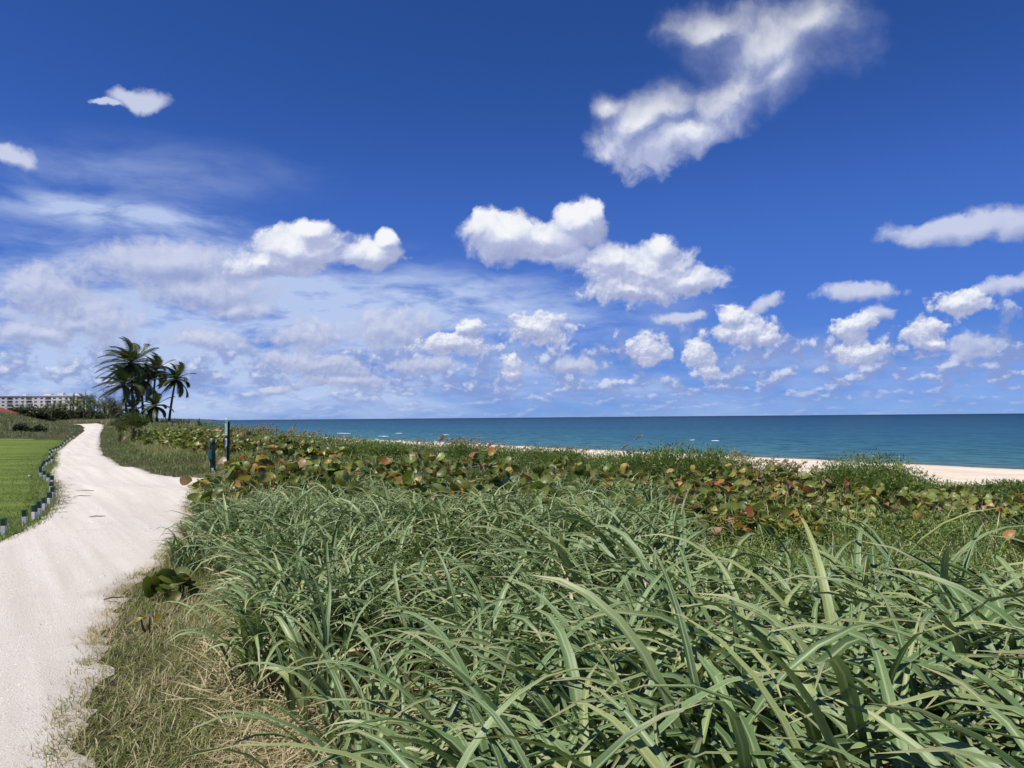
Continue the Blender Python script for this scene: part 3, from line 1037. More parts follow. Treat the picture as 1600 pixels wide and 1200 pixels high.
# --- single tussocks close to the camera, every blade its own part
def build_tussocks():
    meshes = []
    for k in range(26):
        L = random.uniform(0.7, 1.25); Wd = random.uniform(0.024, 0.044)
        V, F, A = blades(np.zeros((1, 3)), 0.0, L, Wd, random.uniform(0.05, 0.40), random.uniform(1.4, 2.8), 14, 0.24, 0.45, pw=2.0,
                         tint=float(np.clip(random.gauss(0.60, 0.12), 0.36, 0.95)))
        meshes.append(new_mesh('blade', V, F, A, True, M['grass']))
    dry = []
    for k in range(4):
        V, F, A = blades(np.zeros((1, 3)), 0.0, random.uniform(0.3, 0.6), 0.014, random.uniform(0.5, 1.0), random.uniform(0.8, 1.6), 8, 0.2, 0.8, tint=0.08)
        dry.append(new_mesh('dry_blade', V, F, A, True, M['grass']))
    V = []; F = []
    tube(V, F, [(0, 0, 0), (0, 0, 0.28), (0, 0, 0.56)], [0.006, 0.0055, 0.003], 5)
    Q = np.array([f for f in F if len(set(f)) == 4]); T3 = np.array([f[:3] for f in F if len(set(f)) == 3]); z_ = np.zeros(len(V))
    stem_me = new_mesh('stem', np.array(V), [Q, T3], {'tint': z_ + 0.33, 'along': z_, 'across': z_ + 1}, True, M['grass'])
    spots = []
    tries = 0
    while len(spots) < 62 and tries < 6000:
        tries += 1
        d = random.uniform(1.05, 4.6); a = random.uniform(-0.42, 0.66)
        x, y = d * math.sin(a), d * math.cos(a)
        ok, thin, off = big_grass_mask(np.array([x]), np.array([y]))
        if not ok[0] or (thin[0] and random.random() < 0.88):
            continue
        if any((x - p[0]) ** 2 + (y - p[1]) ** 2 < (0.20 + 0.06 * d) ** 2 for p in spots):
            continue
        spots.append((x, y, d))
    spots.sort(key=lambda p: p[2])
    cnt = {}
    order = {}
    for p in sorted(spots, key=lambda p: p[0] / p[1]):
        z_ = 'dry' if p[0] < -0.2 else ('near' if p[2] < 2.1 else ('mid' if p[2] < 3.0 else 'far'))
        order[p] = (z_, cnt.get(z_, 0)); cnt[z_] = cnt.get(z_, 0) + 1
    for x, y, d in spots:
        z_, k_ = order[(x, y, d)]
        if x < -0.2:
            lab = f'slim grey-green grass tussock in the dry thatch, {ORD[min(k_, 23)]} counting from the track'
        else:
            row = {'near': 'closest', 'mid': 'second', 'far': 'third'}[z_]
            lab = f'broad bladed grey-green grass tussock, {ORD[min(k_, 23)]} from the left in the {row} row to the camera'
        e = empty('grass_tussock', (x, y, float(h(x, y)) - 0.02), lab, 'grass', 'grass tussocks near the camera')
        nb = random.randint(13, 18)
        for k in range(3):
            o = link('stem', stem_me, e)
            o.location = (random.gauss(0, 0.03), random.gauss(0, 0.03), 0)
            o.rotation_euler = (random.gauss(0, 0.08), -random.uniform(0.1, 0.32), 0)
        for k in range(nb):
            isdry = k >= nb - 2
            me = random.choice(dry if isdry else meshes)
            o = link('dry_blade' if isdry else 'blade', me, e)
            zz = 0.0 if isdry else random.uniform(0.0, 0.42)
            o.location = (random.gauss(0, 0.035) - zz * 0.22, random.gauss(0, 0.035), zz)
            o.rotation_euler = (random.gauss(0, 0.10), random.gauss(0, 0.10), float(RNG.vonmises(WIND, 0.55)))
            s_ = random.uniform(0.66, 1.02) * (0.80 if x < -0.2 else 1.0)
            o.scale = (s_, s_, s_)


build_tussocks()


# --- short verge grass and thatch beside the track
def build_verge():
    s = RNG.uniform(0.5, 24, 90000) if False else (0.6 + 23 * RNG.random(90000) ** 1.9)
    off = np.where(RNG.random(len(s)) < 0.28, -np.abs(RNG.normal(0, 0.06, len(s))), RNG.uniform(-0.02, 1.25, len(s)))
    n = n_right(s) + off
    x, y = xy_of(s, n)
    keep = RNG.random(len(s)) < np.where(off < 0.0, 0.15 + 0.85 * vnoise(x, y, 5, 2) ** 2, 1.0) * (1 - 0.6 * ss(0.8, 1.25, off))
    x, y, off = x[keep], y[keep], off[keep]; N = len(x)
    pat = vnoise(x, y, 2.6, 8)
    tint = np.clip(0.20 + 0.55 * pat + RNG.normal(0, 0.22, N) - 0.2 * (off < 0.12), 0, 1)
    L = RNG.uniform(0.04, 0.13, N) * (0.75 + 0.6 * ss(0, 0.7, off))
    geo = blades(ground3(x, y, 0.0), RNG.uniform(0, 6.28, N), L, RNG.uniform(0.003, 0.007, N), RNG.uniform(0.3, 1.35, N), RNG.uniform(0.1, 0.9, N), 3, 0, 0.5, tint=tint, mid=False)
    stuff('verge_grass', geo, M['fine'], 'short straw and green grass edging the track', 'grass')
    # thatch: dead blades lying across each other
    x, y, d = scatter_view(22000, 1.7, 7.5, -0.62, 0.30, 1.3)
    s, n = sn(x, y); off = n - n_right(s)
    keep = (off > 0.70) & (d < 6.0) & (RNG.random(len(x)) < np.where(off < 2.6, 1.0, 0.30))
    x, y = x[keep], y[keep]; N = len(x)
    P = ground3(x, y, 0.0); P[:, 2] += RNG.random(N) ** 2 * 0.14
    geo = blades(P, RNG.uniform(0, 6.28, N), RNG.uniform(0.12, 0.42, N), RNG.uniform(0.003, 0.010, N), RNG.uniform(1.1, 1.65, N), RNG.uniform(-0.35, 0.45, N), 4, 0.1, 1.2, tint=np.clip(RNG.normal(0.10, 0.10, N), 0, 0.5), mid=False)
    stuff('dry_thatch', geo, M['fine'], 'dead straw lying between the grass stems', 'dry grass')
    # lawn edge and the strip round the marker posts
    s = 6 + 62 * RNG.random(46000) ** 1.7
    off = -np.abs(RNG.normal(0, 0.9, len(s))) + 0.22 * RNG.random(len(s))
    x, y = xy_of(s, n_left(s) + off)
    N = len(x)
    geo = blades(ground3(x, y, 0.0), RNG.uniform(0, 6.28, N), RNG.uniform(0.04, 0.13, N) * np.where(off > -0.5, 1.0, 0.55), RNG.uniform(0.006, 0.012, N), RNG.uniform(0.1, 0.9, N),
                 RNG.uniform(0.1, 0.9, N), 2, 0, 0.4, tint=np.clip(RNG.normal(0.85, 0.18, N), 0.2, 1), mid=False)
    stuff('lawn_edge_grass', geo, M['fine'], 'ragged grass at the lawn edge round the marker posts', 'grass')


build_verge()


# --- low bright green cover on the right and all over the back dune
def build_cover():
    # near patch
    x, y, d = scatter_view(80000, 4.3, 12.8, 0.10, 0.82, 1.3)
    s, n = sn(x, y)
    keep = (x > 0.15 * y + 0.1 * vnoise(x, y, 2, 4)) & (d < 11.6 + 1.4 * vnoise(x, y, 1.2, 9))
    x, y, d = x[keep], y[keep], d[keep]; N = len(x)
    top = 0.10 + 0.20 * vnoise(x, y, 2.0, 21)
    z = top * (1 - RNG.random(N) ** 2.2)
    P = ground3(x, y); P[:, 2] += z
    geo = leaflets(P, rand_dirs(N, 0.35), rand_dirs(N, 1.2), RNG.uniform(0.03, 0.065, N), RNG.uniform(0.011, 0.021, N), np.clip(RNG.normal(0.45, 0.25, N), 0, 1))
    stuff('green_ground_cover', geo, M['lush'], 'bright green low leafy cover before the coppery sea grapes', 'ground cover')
    # thin grass standing in it
    k = RNG.random(N) < 0.03
    n2 = k.sum()
    geo = blades(ground3(x[k], y[k]), wind_az(n2, 0.6), RNG.uniform(0.25, 0.6, n2), RNG.uniform(0.006, 0.013, n2), RNG.uniform(0, 0.5, n2), RNG.uniform(0.3, 1.6, n2), 5, tint=np.clip(RNG.normal(0.45, 0.2, n2), 0, 1))
    stuff('thin_grass', geo, M['grass'], 'thin upright grass standing in the low green cover', 'grass')
    # back dune
    x, y, d = scatter_view(160000, 7.5, 120.0, -0.60, 0.80, 1.55)
    s, n = sn(x, y)
    lim = 21.5 + 2.0 * vnoise(x, y, 0.5, 31)
    keep = (n > np.where(s < 26, 7.0, n_right(s) + 3.0)) & (n < lim) & ((x > -0.19 * y) | (n > 8.5))
    keep &= ~((x < 0.15 * y) & (d < 15.5))
    keep |= (x > 0.12 * y) & (d > 10.8) & (n < lim)
    x, y, d, n, s = x[keep], y[keep], d[keep], n[keep], s[keep]; N = len(x)
    far = ss(12, 60, d)
    top = 0.10 + 0.30 * vnoise(x, y, 0.9, 12) * (1 - 0.5 * ss(17, 21, n))
    P = ground3(x, y); P[:, 2] += top * (1 - RNG.random(N) ** 2)
    sz = 0.05 + 0.09 * far
    pat = vnoise(x, y, 0.35, 17)
    geo = leaflets(P, rand_dirs(N, 0.6), rand_dirs(N, 0.9), RNG.uniform(0.8, 1.5, N) * sz, RNG.uniform(0.3, 0.55, N) * sz, np.clip(0.25 + 0.6 * pat + RNG.normal(0, 0.2, N), 0, 1))
    stuff('back_dune_cover', geo, M['shrub'], 'low mixed green plants covering the back of the dune', 'ground cover')
    k = RNG.random(N) < 0.22
    n2 = k.sum()
    geo = blades(ground3(x[k], y[k]), wind_az(n2, 1.1), RNG.uniform(0.25, 0.62, n2), RNG.uniform(0.008, 0.014, n2) * (1 + 1.2 * far[k]), RNG.uniform(0.05, 0.5, n2), RNG.uniform(0.4, 1.6, n2), 4, 0, 0.5, tint=np.clip(RNG.normal(0.42, 0.2, n2), 0, 1), mid=False)
    stuff('back_dune_grass', geo, M['grass'], 'wind bent grass among the plants behind the sea grapes', 'grass')


build_cover()


# --- the strip between track and dune, up to the palms
def build_far_verge():
    s = 15 + 78 * RNG.random(52000) ** 1.35
    off = RNG.uniform(-0.12, 6.5, len(s))
    n = n_right(s) + off
    x, y = xy_of(s, n)
    d = np.hypot(x, y)
    keep = (RNG.random(len(s)) < np.where(off < 0.5, 0.85, 1.0)) & (x < -0.27 * y) & ~on_path(x, y, -0.1)
    x, y, off, d = x[keep], y[keep], off[keep], d[keep]; N = len(x)
    clump = ss(0.52, 0.72, vnoise(x, y, 0.55, 41)) * ss(1.2, 2.5, off)
    L = RNG.uniform(0.07, 0.22, N) * (0.6 + ss(0, 2.0, off) * 0.7) + clump * RNG.uniform(0.15, 0.50, N)
    tint = np.clip(np.where(clump > 0.4, RNG.normal(0.50, 0.10, N), RNG.normal(0.86, 0.16, N)) - 0.35 * (off < 0.35) * RNG.random(N), 0.1, 1)
    geo = blades(ground3(x, y, -0.01), wind_az(N, 0.8), L, RNG.uniform(0.008, 0.016, N) * (0.8 + d / 70), RNG.uniform(0.05, 0.6, N), RNG.uniform(0.5, 1.9, N), 4, 0, 0.5, tint=tint, mid=False)
    stuff('track_side_grass', geo, M['fine'], 'green grass bank between the track and the leafy hedge', 'grass')
    # tall grass on the mound beyond the lawn
    gx, gy, hx, hy = LAWN_EDGE
    x = RNG.uniform(-96, -34, 130000); y = RNG.uniform(56, 112, 130000)
    side = (hx - gx) * (y - gy) - (hy - gy) * (x - gx)
    hh = h(x, y) - h_base(x, y)
    keep = (side > 2.0) & ~on_path(x, y, 0.4) & (hh > -1) & (x < -0.40 * y)
    s, n = sn(x, y)
    keep &= n < n_left(s) - 0.3
    x, y, hh = x[keep], y[keep], hh[keep]; N = len(x)
    pat = vnoise(x, y, 0.5, 51)
    L = RNG.uniform(0.3, 0.7, N) * (0.5 + 0.6 * pat) * (0.5 + 0.5 * ss(0.0, 0.25, hh))
    tint = np.clip(0.62 + 0.5 * (pat - 0.5) + RNG.normal(0, 0.2, N) - 0.45 * ss(0.8, 1.45, hh) * RNG.random(N), 0, 1)
    geo = blades(ground3(x, y, -0.03), wind_az(N, 2.2), L, RNG.uniform(0.025, 0.05, N), RNG.uniform(0.1, 0.7, N), RNG.uniform(0.4, 1.5, N), 3, 0, 0.5, tint=tint, mid=False)
    stuff('mound_grass', geo, M['mound'], 'long wind combed grass covering the mound beyond the lawn', 'grass')
    # beyond the palms on the right of the track
    x = RNG.uniform(-100, -30, 60000); y = RNG.uniform(70, 135, 60000)
    s, n = sn(x, y)
    keep = (n > n_right(s) + 0.1) & (n < n_right(s) + 9) & (s > 80) & ~on_path(x, y, 0.2)
    x, y = x[keep], y[keep]; N = len(x)
    geo = blades(ground3(x, y, -0.03), wind_az(N, 2.0), RNG.uniform(0.3, 0.9, N), RNG.uniform(0.03, 0.06, N), RNG.uniform(0.1, 0.7, N), RNG.uniform(0.4, 1.5, N), 3, 0, 0.5, tint=np.clip(RNG.normal(0.38, 0.22, N), 0, 1), mid=False)
    stuff('palm_bank_grass', geo, M['mound'], 'dry long grass on the bank round the palm trunks', 'grass')


build_far_verge()


# ------------------------------------------------------------------ sea grapes
def in_rows(lst, cuts, rows, fmt):
    """labels for a stand of alike plants: its row by distance, then its count from the track side"""
    out = {}
    for r in range(len(rows)):
        lo = cuts[r - 1] if r else -1; hi = cuts[r] if r < len(cuts) else 1e9
        row = sorted([p for p in lst if lo <= p[2] < hi])
        for k, p in enumerate(row):
            out[p] = fmt.format(ORD[k], rows[r])
    return out


def grape_leaf(rad, tint, cup, n=12):
    """round leaf with a notch at the stalk, cupped and a little wavy; stalk at the origin, blade towards +X, normal +Z"""
    V = [(0.0, 0, 0)]; across = [0.0]
    rings = (0.5, 1.0)
    for q in rings:
        for j in range(n):
            th = math.pi * 2 * (j + 0.5) / n
            r = rad * (1.0 + 0.06 * math.cos(3 * th) + random.uniform(-0.05, 0.05)) * q
            x = rad * 0.82 + r * math.cos(th)
            if math.cos(th) < -0.8:
                x += 0.16 * rad * q
            yy = r * 1.08 * math.sin(th)
            z = cup * (q * q) * rad * (0.45 + 0.55 * abs(math.sin(th))) + random.uniform(-0.05, 0.05) * rad * q - 0.10 * x
            V.append((x, yy, z)); across.append(min(1.0, abs(yy) / rad + (0.03 if j % 3 else 0.0)))
    V.append((rad * 0.82, 0, -0.02 * rad)); across.append(0.0)
    c = len(V) - 1
    T = []
    Q = []
    for j in range(n):
        j2 = (j + 1) % n
        T.append((c, 1 + j, 1 + j2))
        Q.append((1 + j, 1 + n + j, 1 + n + j2, 1 + j2))
    T.append((0, 1 + n // 2, 1 + n // 2 - 1))
    return np.array(V), [np.array(T), np.array(Q)], {'tint': np.full(len(V), tint), 'across': np.array(across), 'along': np.full(len(V), 0.2)}


GRAPE_TINTS = [0.02, 0.12, 0.22, 0.30, 0.40, 0.50, 0.60, 0.70, 0.78, 0.88, 0.98]
grape_meshes = []
for _t in GRAPE_TINTS:
    row = []
    for _c in (0.25, 0.5, -0.25):
        v, f, a = grape_leaf(1.0, _t, _c)
        row.append((new_mesh('leaf', v, f, a, True, M['grape']), (v, f, a)))
    grape_meshes.append(row)


def pick_tint(rusty):
    r = random.random()
    if rusty < -1.5:
        return random.choice((0, 0, 1))
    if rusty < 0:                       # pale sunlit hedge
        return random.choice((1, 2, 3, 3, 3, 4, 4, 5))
    if r < rusty:
        return random.choice((4, 5, 5, 6, 6, 7, 8, 9, 10))
    return random.choice((0, 0, 1, 1, 2, 2, 3, 3, 4))


def leaf_matrix(pos, rad, lean=0.9):
    az = random.uniform(0, 2 * math.pi)
    tilt = abs(random.gauss(0.75, 0.42))
    yaw = random.uniform(0, 2 * math.pi)
    return Matrix.Translation(pos) @ Matrix.Rotation(az, 4, 'Z') @ Matrix.Rotation(tilt, 4, 'Y') @ Matrix.Rotation(yaw, 4, 'Z') @ Matrix.Scale(rad, 4)


def sea_grape(px, py, d, spread, nleaf, rad, rusty, label, single=True, group=None):
    x = (px - 800) / FPX * d; y = d
    z0 = float(h(x, y))
    dr = ray(px, py)
    top = EYE + dr.z / dr.y * d
    hh = max(0.22, top - z0)
    e = empty('sea_grape', (x, y, z0), label, 'sea grape', group)
    V = []; F = []
    pts = []
    nst = max(3, nleaf // 5)
    for k in range(nst):
        a = random.uniform(0, 2 * math.pi); r = spread * math.sqrt(random.random())
        tipz = hh * (random.uniform(0.72, 1.0) if k else 1.0) * (1 - 0.35 * (r / spread) ** 2)
        tip = Vector((r * math.cos(a), r * math.sin(a) * 0.8, tipz * 0.94))
        base = Vector((tip.x * 0.25, tip.y * 0.25, -0.02))
        mid = (base + tip) / 2 + Vector((random.gauss(0, .04), random.gauss(0, .04), 0.03))
        tube(V, F, [base, mid, tip], [0.012, 0.009, 0.005], 5)
        m = math.ceil(nleaf / nst)
        for j in range(m):
            f = 1.0 - 0.62 * (j / max(1, m)) ** 1.2
            q = base.lerp(mid, f * 2) if f < 0.5 else mid.lerp(tip, f * 2 - 1)
            pts.append(q + Vector((random.gauss(0, rad * 0.8), random.gauss(0, rad * 0.8), random.gauss(0, rad * 0.4))))
    simple('stem', V, F, M['twig'], e, True)
    pts = pts[:nleaf]
    if single:
        for p in pts:
            me = random.choice(grape_meshes[pick_tint(rusty)])[0]
            o = link('leaf', me, e)
            o.matrix_local = leaf_matrix(p, rad * random.uniform(0.62, 1.15))
    else:
        VV = []; TT = []; QQ = []; A = {'tint': [], 'across': [], 'along': []}
        k = 0
        for p in pts:
            v, f, a = random.choice(grape_meshes[pick_tint(rusty)])[1]
            mm = np.array(leaf_matrix(p, rad * random.uniform(0.62, 1.15)))
            VV.append(v @ mm[:3, :3].T + mm[:3, 3]); TT.append(f[0] + k); QQ.append(f[1] + k); k += len(v)
            for q in A: A[q].append(a[q])
        me = new_mesh('foliage', np.concatenate(VV), [np.concatenate(TT), np.concatenate(QQ)], {q: np.concatenate(w) for q, w in A.items()}, True, M['grape'])
        tag(link('foliage', me, e), kind='stuff')
    return e


G1 = 'sea grapes beside the green sign'
G2 = 'sea grapes behind the silvery grass'
G3 = 'coppery sea grape mat before the beach'
S1 = [(345, 742, 16), (372, 704, 16.5), (392, 690, 17), (425, 690, 18), (462, 706, 17), (405, 735, 15.2), (352, 768, 14.6), (445, 735, 15.4)]
S2 = [(500, 716, 15), (556, 736, 13.5), (578, 712, 16), (620, 742, 12.5), (640, 720, 15.5), (685, 752, 11.5), (700, 712, 16), (735, 726, 14),
                    (765, 738, 12.5), (800, 712, 15.5), (818, 757, 11), (862, 732, 13), (850, 768, 10), (902, 757, 11.5), (925, 716, 15.5), (952, 745, 12.5),
                    (990, 718, 15), (965, 782, 10), (605, 776, 10.8), (740, 776, 10.2), (520, 700, 19), (655, 702, 20), (760, 704, 20), (868, 706, 20), (480, 738, 14.6), (530, 752, 12.8), (590, 728, 14.8), (660, 738, 13.4), (715, 746, 12.2), (790, 734, 13.6), (835, 745, 12.0), (885, 728, 14.2), (935, 738, 13.2), (975, 735, 14.0), (900, 790, 9.6), (830, 722, 14.8), (540, 706, 18), (610, 703, 18.5), (705, 702, 18.5)]
S3 = [(1010, 742, 13), (1040, 720, 15), (1062, 765, 11.5), (1092, 735, 13.5), (1125, 718, 15.5), (1120, 775, 11), (1160, 742, 13), (1182, 724, 15.5),
                    (1204, 775, 11.5), (1235, 740, 14), (1262, 760, 12.5), (1295, 742, 15), (1300, 785, 11.5), (1335, 770, 12.5), (1372, 757, 14), (1392, 786, 12),
                    (1424, 770, 13.5), (1462, 764, 15), (1482, 792, 12.5), (1532, 778, 14), (1572, 783, 14), (1605, 772, 15.5), (1150, 800, 10.2), (1250, 806, 10.2),
                    (1350, 806, 10.6), (1440, 806, 11), (1075, 795, 10.2), (1220, 724, 16.5), (1500, 757, 16), (1635, 790, 14)]
N1 = in_rows(S1, [16.2], ['near', 'far'], 'red and green sea grape by the green sign, {} of the {} row from left')
N2 = in_rows(S2, [12.0, 15.2], ['near', 'middle', 'far'], 'large leaved sea grape in silvery grass, {} of its {} row from the sign')
N3 = in_rows(S3, [11.8, 14.2], ['near', 'middle', 'far'], 'coppery sea grape in the low mat, {} of its {} row from the left')
for (px, py, d) in S1:
    sea_grape(px, py, d, 0.50, 32, 0.118, 0.45 if px < 440 else 0.35, N1[(px, py, d)], True, G1)
for (px, py, d) in S2:
    sea_grape(px, py - 4, d, 0.66, 28, 0.108, 0.19, N2[(px, py, d)], True, G2)
for (px, py, d) in S3:
    sea_grape(px, py - 4, d, 0.78, 88, 0.076, 0.27, N3[(px, py, d)], False, G3)
sea_grape(1404, 712, 18.2, 0.16, 11, 0.12, 0.08, 'single upright dark green sea grape standing out against the sand', True)
sea_grape(284, 886, 7.1, 0.14, 16, 0.090, -2, 'small dark green sea grape at the edge of the white track', True)
sea_grape(236, 957, 6.0, 0.08, 4, 0.04, 0.9, 'tiny reddish sea grape seedling in the short verge grass', True)
sea_grape(1592, 835, 8.6, 0.26, 15, 0.080, 0.05, 'dark green sea grape in the bright ground cover at the frame edge', True)
sea_grape(905, 803, 8.4, 0.26, 10, 0.115, 0.95, 'sea grape sprig with golden orange leaves above the broad grass', True)
sea_grape(640, 808, 9.0, 0.20, 7, 0.12, 0.9, 'sea grape sprig with brown orange leaves sunk in the silvery grass', True)
# the hedge of sea grapes between the grass bank and the palms
for k, (px, py, d) in enumerate(sorted([(222, 671, 52), (240, 668, 54), (258, 666, 50), (275, 667, 48), (292, 665, 46), (308, 666, 44), (322, 667, 42), (338, 668, 40),
                                 (352, 667, 43), (250, 678, 44), (275, 680, 42), (300, 680, 38), (325, 682, 35), (345, 684, 33), (228, 680, 48), (375, 670, 36), (400, 676, 33),
                                 (430, 678, 30), (460, 682, 28), (490, 688, 27)])):
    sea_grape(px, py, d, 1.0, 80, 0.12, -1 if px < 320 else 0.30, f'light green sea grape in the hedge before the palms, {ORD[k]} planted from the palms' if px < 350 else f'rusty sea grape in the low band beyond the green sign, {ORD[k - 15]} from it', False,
              'sea grape hedge near the palms' if px < 350 else 'sea grapes beyond the green sign')


# ------------------------------------------------------------------ shrubs on the crest
def shrub(px, py, wpx, d, n, size, label, group, tint=0.45, squash=0.75, upright=0.45, dark=False):
    n = int(n * 2.0); size = size * 1.25
    x = (px - 800) / FPX * d; y = d
    z0 = float(h(x, y)); dr = ray(px, py)
    hh = max(0.35, EYE + dr.z / dr.y * d - z0) * 1.04
    R = wpx / 2 / FPX * d * 1.12
    e = empty('beach_shrub', (x, y, z0), label, 'shrub', group)
    # clumps inside a dome
    nc = 40
    cc = unit(RNG.normal(0, 1, (nc, 3))); cc[:, 2] = np.abs(cc[:, 2]) ** 0.8
    cc *= (RNG.random((nc, 1)) ** 0.33) * 0.78
    ci = RNG.integers(0, nc, n)
    p = cc[ci] + unit(RNG.normal(0, 1, (n, 3))) * (RNG.random((n, 1)) ** 0.5) * 0.40
    p[:, 2] = np.abs(p[:, 2])
    out = unit(p * np.array((1, 1, 0.8)) + 1e-6)
    D = unit(out * 0.6 + RNG.normal(0, 0.45, (n, 3)) + np.array((-0.15, 0, upright)))
    ct = RNG.normal(0, 0.14, nc)
    P = p * np.array((R, R * squash, hh))
    tn = np.clip(tint + ct[ci] + RNG.normal(0, 0.16, n), 0, 1)
    V, F, A = leaflets(P, D, unit(RNG.normal(0, 1, (n, 3)) + np.array((0, 0, 0.4))), RNG.uniform(0.7, 1.4, n) * size, RNG.uniform(0.25, 0.42, n) * size, tn)
    tag(link('foliage', new_mesh('foliage', V, F, A, True, M['frond_dark'] if dark else M['shrub']), e), kind='stuff')
    V = []; F = []
    for k in range(9):
        a = random.uniform(0, 6.28); r = R * random.uniform(0.2, 0.75)
        tip = Vector((r * math.cos(a), r * squash * math.sin(a), hh * random.uniform(0.6, 0.95)))
        tube(V, F, [(tip.x * .1, tip.y * .1, -.03), (tip.x * .5, tip.y * .5, tip.z * .5), tip], [0.018, 0.012, 0.005], 5)
    simple('stem', V, F, M['twig'], e, True)
    return e


SG = 'green shrubs along the dune crest'
shrub(34, 664, 26, 66, 700, 0.16, 'dark rounded bush at the foot of the mound, beyond the lawn', 'bushes under the mound', 0.6, dark=True)
shrub(62, 667, 22, 66, 600, 0.16, 'small dark bush at the foot of the mound, nearer the track', 'bushes under the mound', 0.6, dark=True)
shrub(1052, 696, 150, 24.5, 3600, 0.075, 'tall feathery green shrub against the sea, right of the open sand', SG, 0.40)
shrub(1000, 703, 110, 24.5, 2400, 0.07, 'low green shrub at the foot of the tall feathery one, sand behind', SG, 0.45)
shrub(1112, 700, 90, 24.0, 2200, 0.07, 'green shrub thinning to dry twigs between two gaps of sand', SG, 0.40)
shrub(1345, 710, 185, 19.0, 8200, 0.06, 'bushy green mound of a shrub, the highest beside the upright sea grape', SG, 0.42)
shrub(1300, 722, 110, 18.4, 3400, 0.06, 'green shrub spilling down the near flank of the big green mound', SG, 0.45)
shrub(1400, 732, 120, 18.2, 3400, 0.06, 'green shrub sloping from the big mound down to the open sand', SG, 0.45)
shrub(1480, 756, 110, 18.4, 2000, 0.06, 'low green shrub fringing the wide strip of sand', SG, 0.50)
shrub(1570, 757, 130, 19.4, 2400, 0.06, 'dull green shrub where the sand leaves the frame', SG, 0.55)
shrub(850, 698, 120, 29, 2600, 0.075, 'rounded green shrub before the brightest stretch of sand', SG, 0.45)
shrub(560, 690, 90, 33, 2000, 0.085, 'green shrub below the first stretch of sand, tan grass behind', SG, 0.50)
shrub(610, 692, 80, 31, 2000, 0.085, 'smooth green shrub before the narrow start of the beach', SG, 0.50)
shrub(720, 694, 90, 31, 2000, 0.08, 'green shrub under the tan sea oats in mid dune', SG, 0.50)
shrub(955, 705, 100, 26, 1800, 0.07, 'low green shrub where the bright sand narrows, lawnward of the feathery shrub', SG, 0.45)
shrub(900, 703, 90, 28, 1600, 0.07, 'flat green shrub under the brightest sand', SG, 0.45)
shrub(1155, 712, 80, 22.5, 1600, 0.06, 'low green shrub between the feathery shrub and the sea oats gap', SG, 0.40)
shrub(790, 700, 90, 30, 1600, 0.075, 'green shrub seaward of the mid view sea oats', SG, 0.5)
shrub(1215, 722, 90, 20, 1500, 0.06, 'greyish half dry shrub in the gap before the green mound', SG, 0.12)


# ------------------------------------------------------------------ sea oats
def sea_oats(px, py, d, spread, n, label, hmin=0.0):
    x = (px - 800) / FPX * d; y = d
    z0 = float(h(x, y)); dr = ray(px, py)
    hh = max(0.6, EYE + dr.z / dr.y * d - z0)
    e = empty('sea_oats', (x, y, z0), label, 'sea oats', 'sea oats along the dune crest')
    bx = RNG.normal(0, spread, n); by = RNG.normal(0, spread * 0.6, n)
    P = np.stack([bx, by, np.zeros(n)], 1)
    L = hh * RNG.uniform(0.78, 1.12, n)
    w = max(0.006, 0.00030 * d)
    az = wind_az(n, 3.0); lean = RNG.uniform(0.05, 0.35, n); curl = RNG.uniform(0.3, 0.9, n)
    V, F, A = blades(P, az, L, w, lean, curl, 6, 0, 0.0, tint=0.35, mid=False)
    if n > 9:
        tag(link('stalks', new_mesh('stalks', V, F, A, True, M['oats']), e), kind='stuff')
    else:
        q = len(V) // n; r_ = len(F) // n
        for k in range(n):
            link('stalk', new_mesh('stalk', V[k * q:(k + 1) * q], F[k * r_:(k + 1) * r_] - k * q, {c: w_[k * q:(k + 1) * q] for c, w_ in A.items()}, True, M['oats']), e)
    # drooping seed heads hang from the top of each stalk
    T1 = 7
    tips = V.reshape(n, T1, 2, 3).mean(2)[:, -1]
    m = 44
    u = RNG.random((n, m))
    Pk = tips[:, None] + np.stack([np.cos(az)[:, None] * u * 0.22 - 0.06, np.sin(az)[:, None] * u * 0.22, -u ** 1.5 * 0.16 + 0.04], -1) + RNG.normal(0, 0.018, (n, m, 3))
    Pk = Pk.reshape(-1, 3)
    D = unit(np.stack([np.repeat(np.cos(az), m), np.repeat(np.sin(az), m), np.full(n * m, -0.9)], 1) + RNG.normal(0, 0.35, (n * m, 3)))
    k = 1 + d / 60
    V, F, A = leaflets(Pk, D, rand_dirs(n * m, 0.2), 0.055 * k, 0.017 * k, RNG.random(n * m))
    tag(link('seed_head', new_mesh('seed_head', V, F, A, True, M['oats']), e), kind='stuff')
    # leaf tuft at the foot
    q = n * 3
    V, F, A = blades(np.stack([RNG.normal(0, spread, q), RNG.normal(0, spread * .6, q), np.zeros(q)], 1), wind_az(q, 1.2), RNG.uniform(0.3, 0.6, q), 0.012, RNG.uniform(0.1, 0.6, q), RNG.uniform(0.4, 1.4, q), 4, 0, 0.4, tint=RNG.uniform(0.1, 0.5, q), mid=False)
    tag(link('leaf_tuft', new_mesh('leaf_tuft', V, F, A, True, M['grass']), e), kind='stuff')


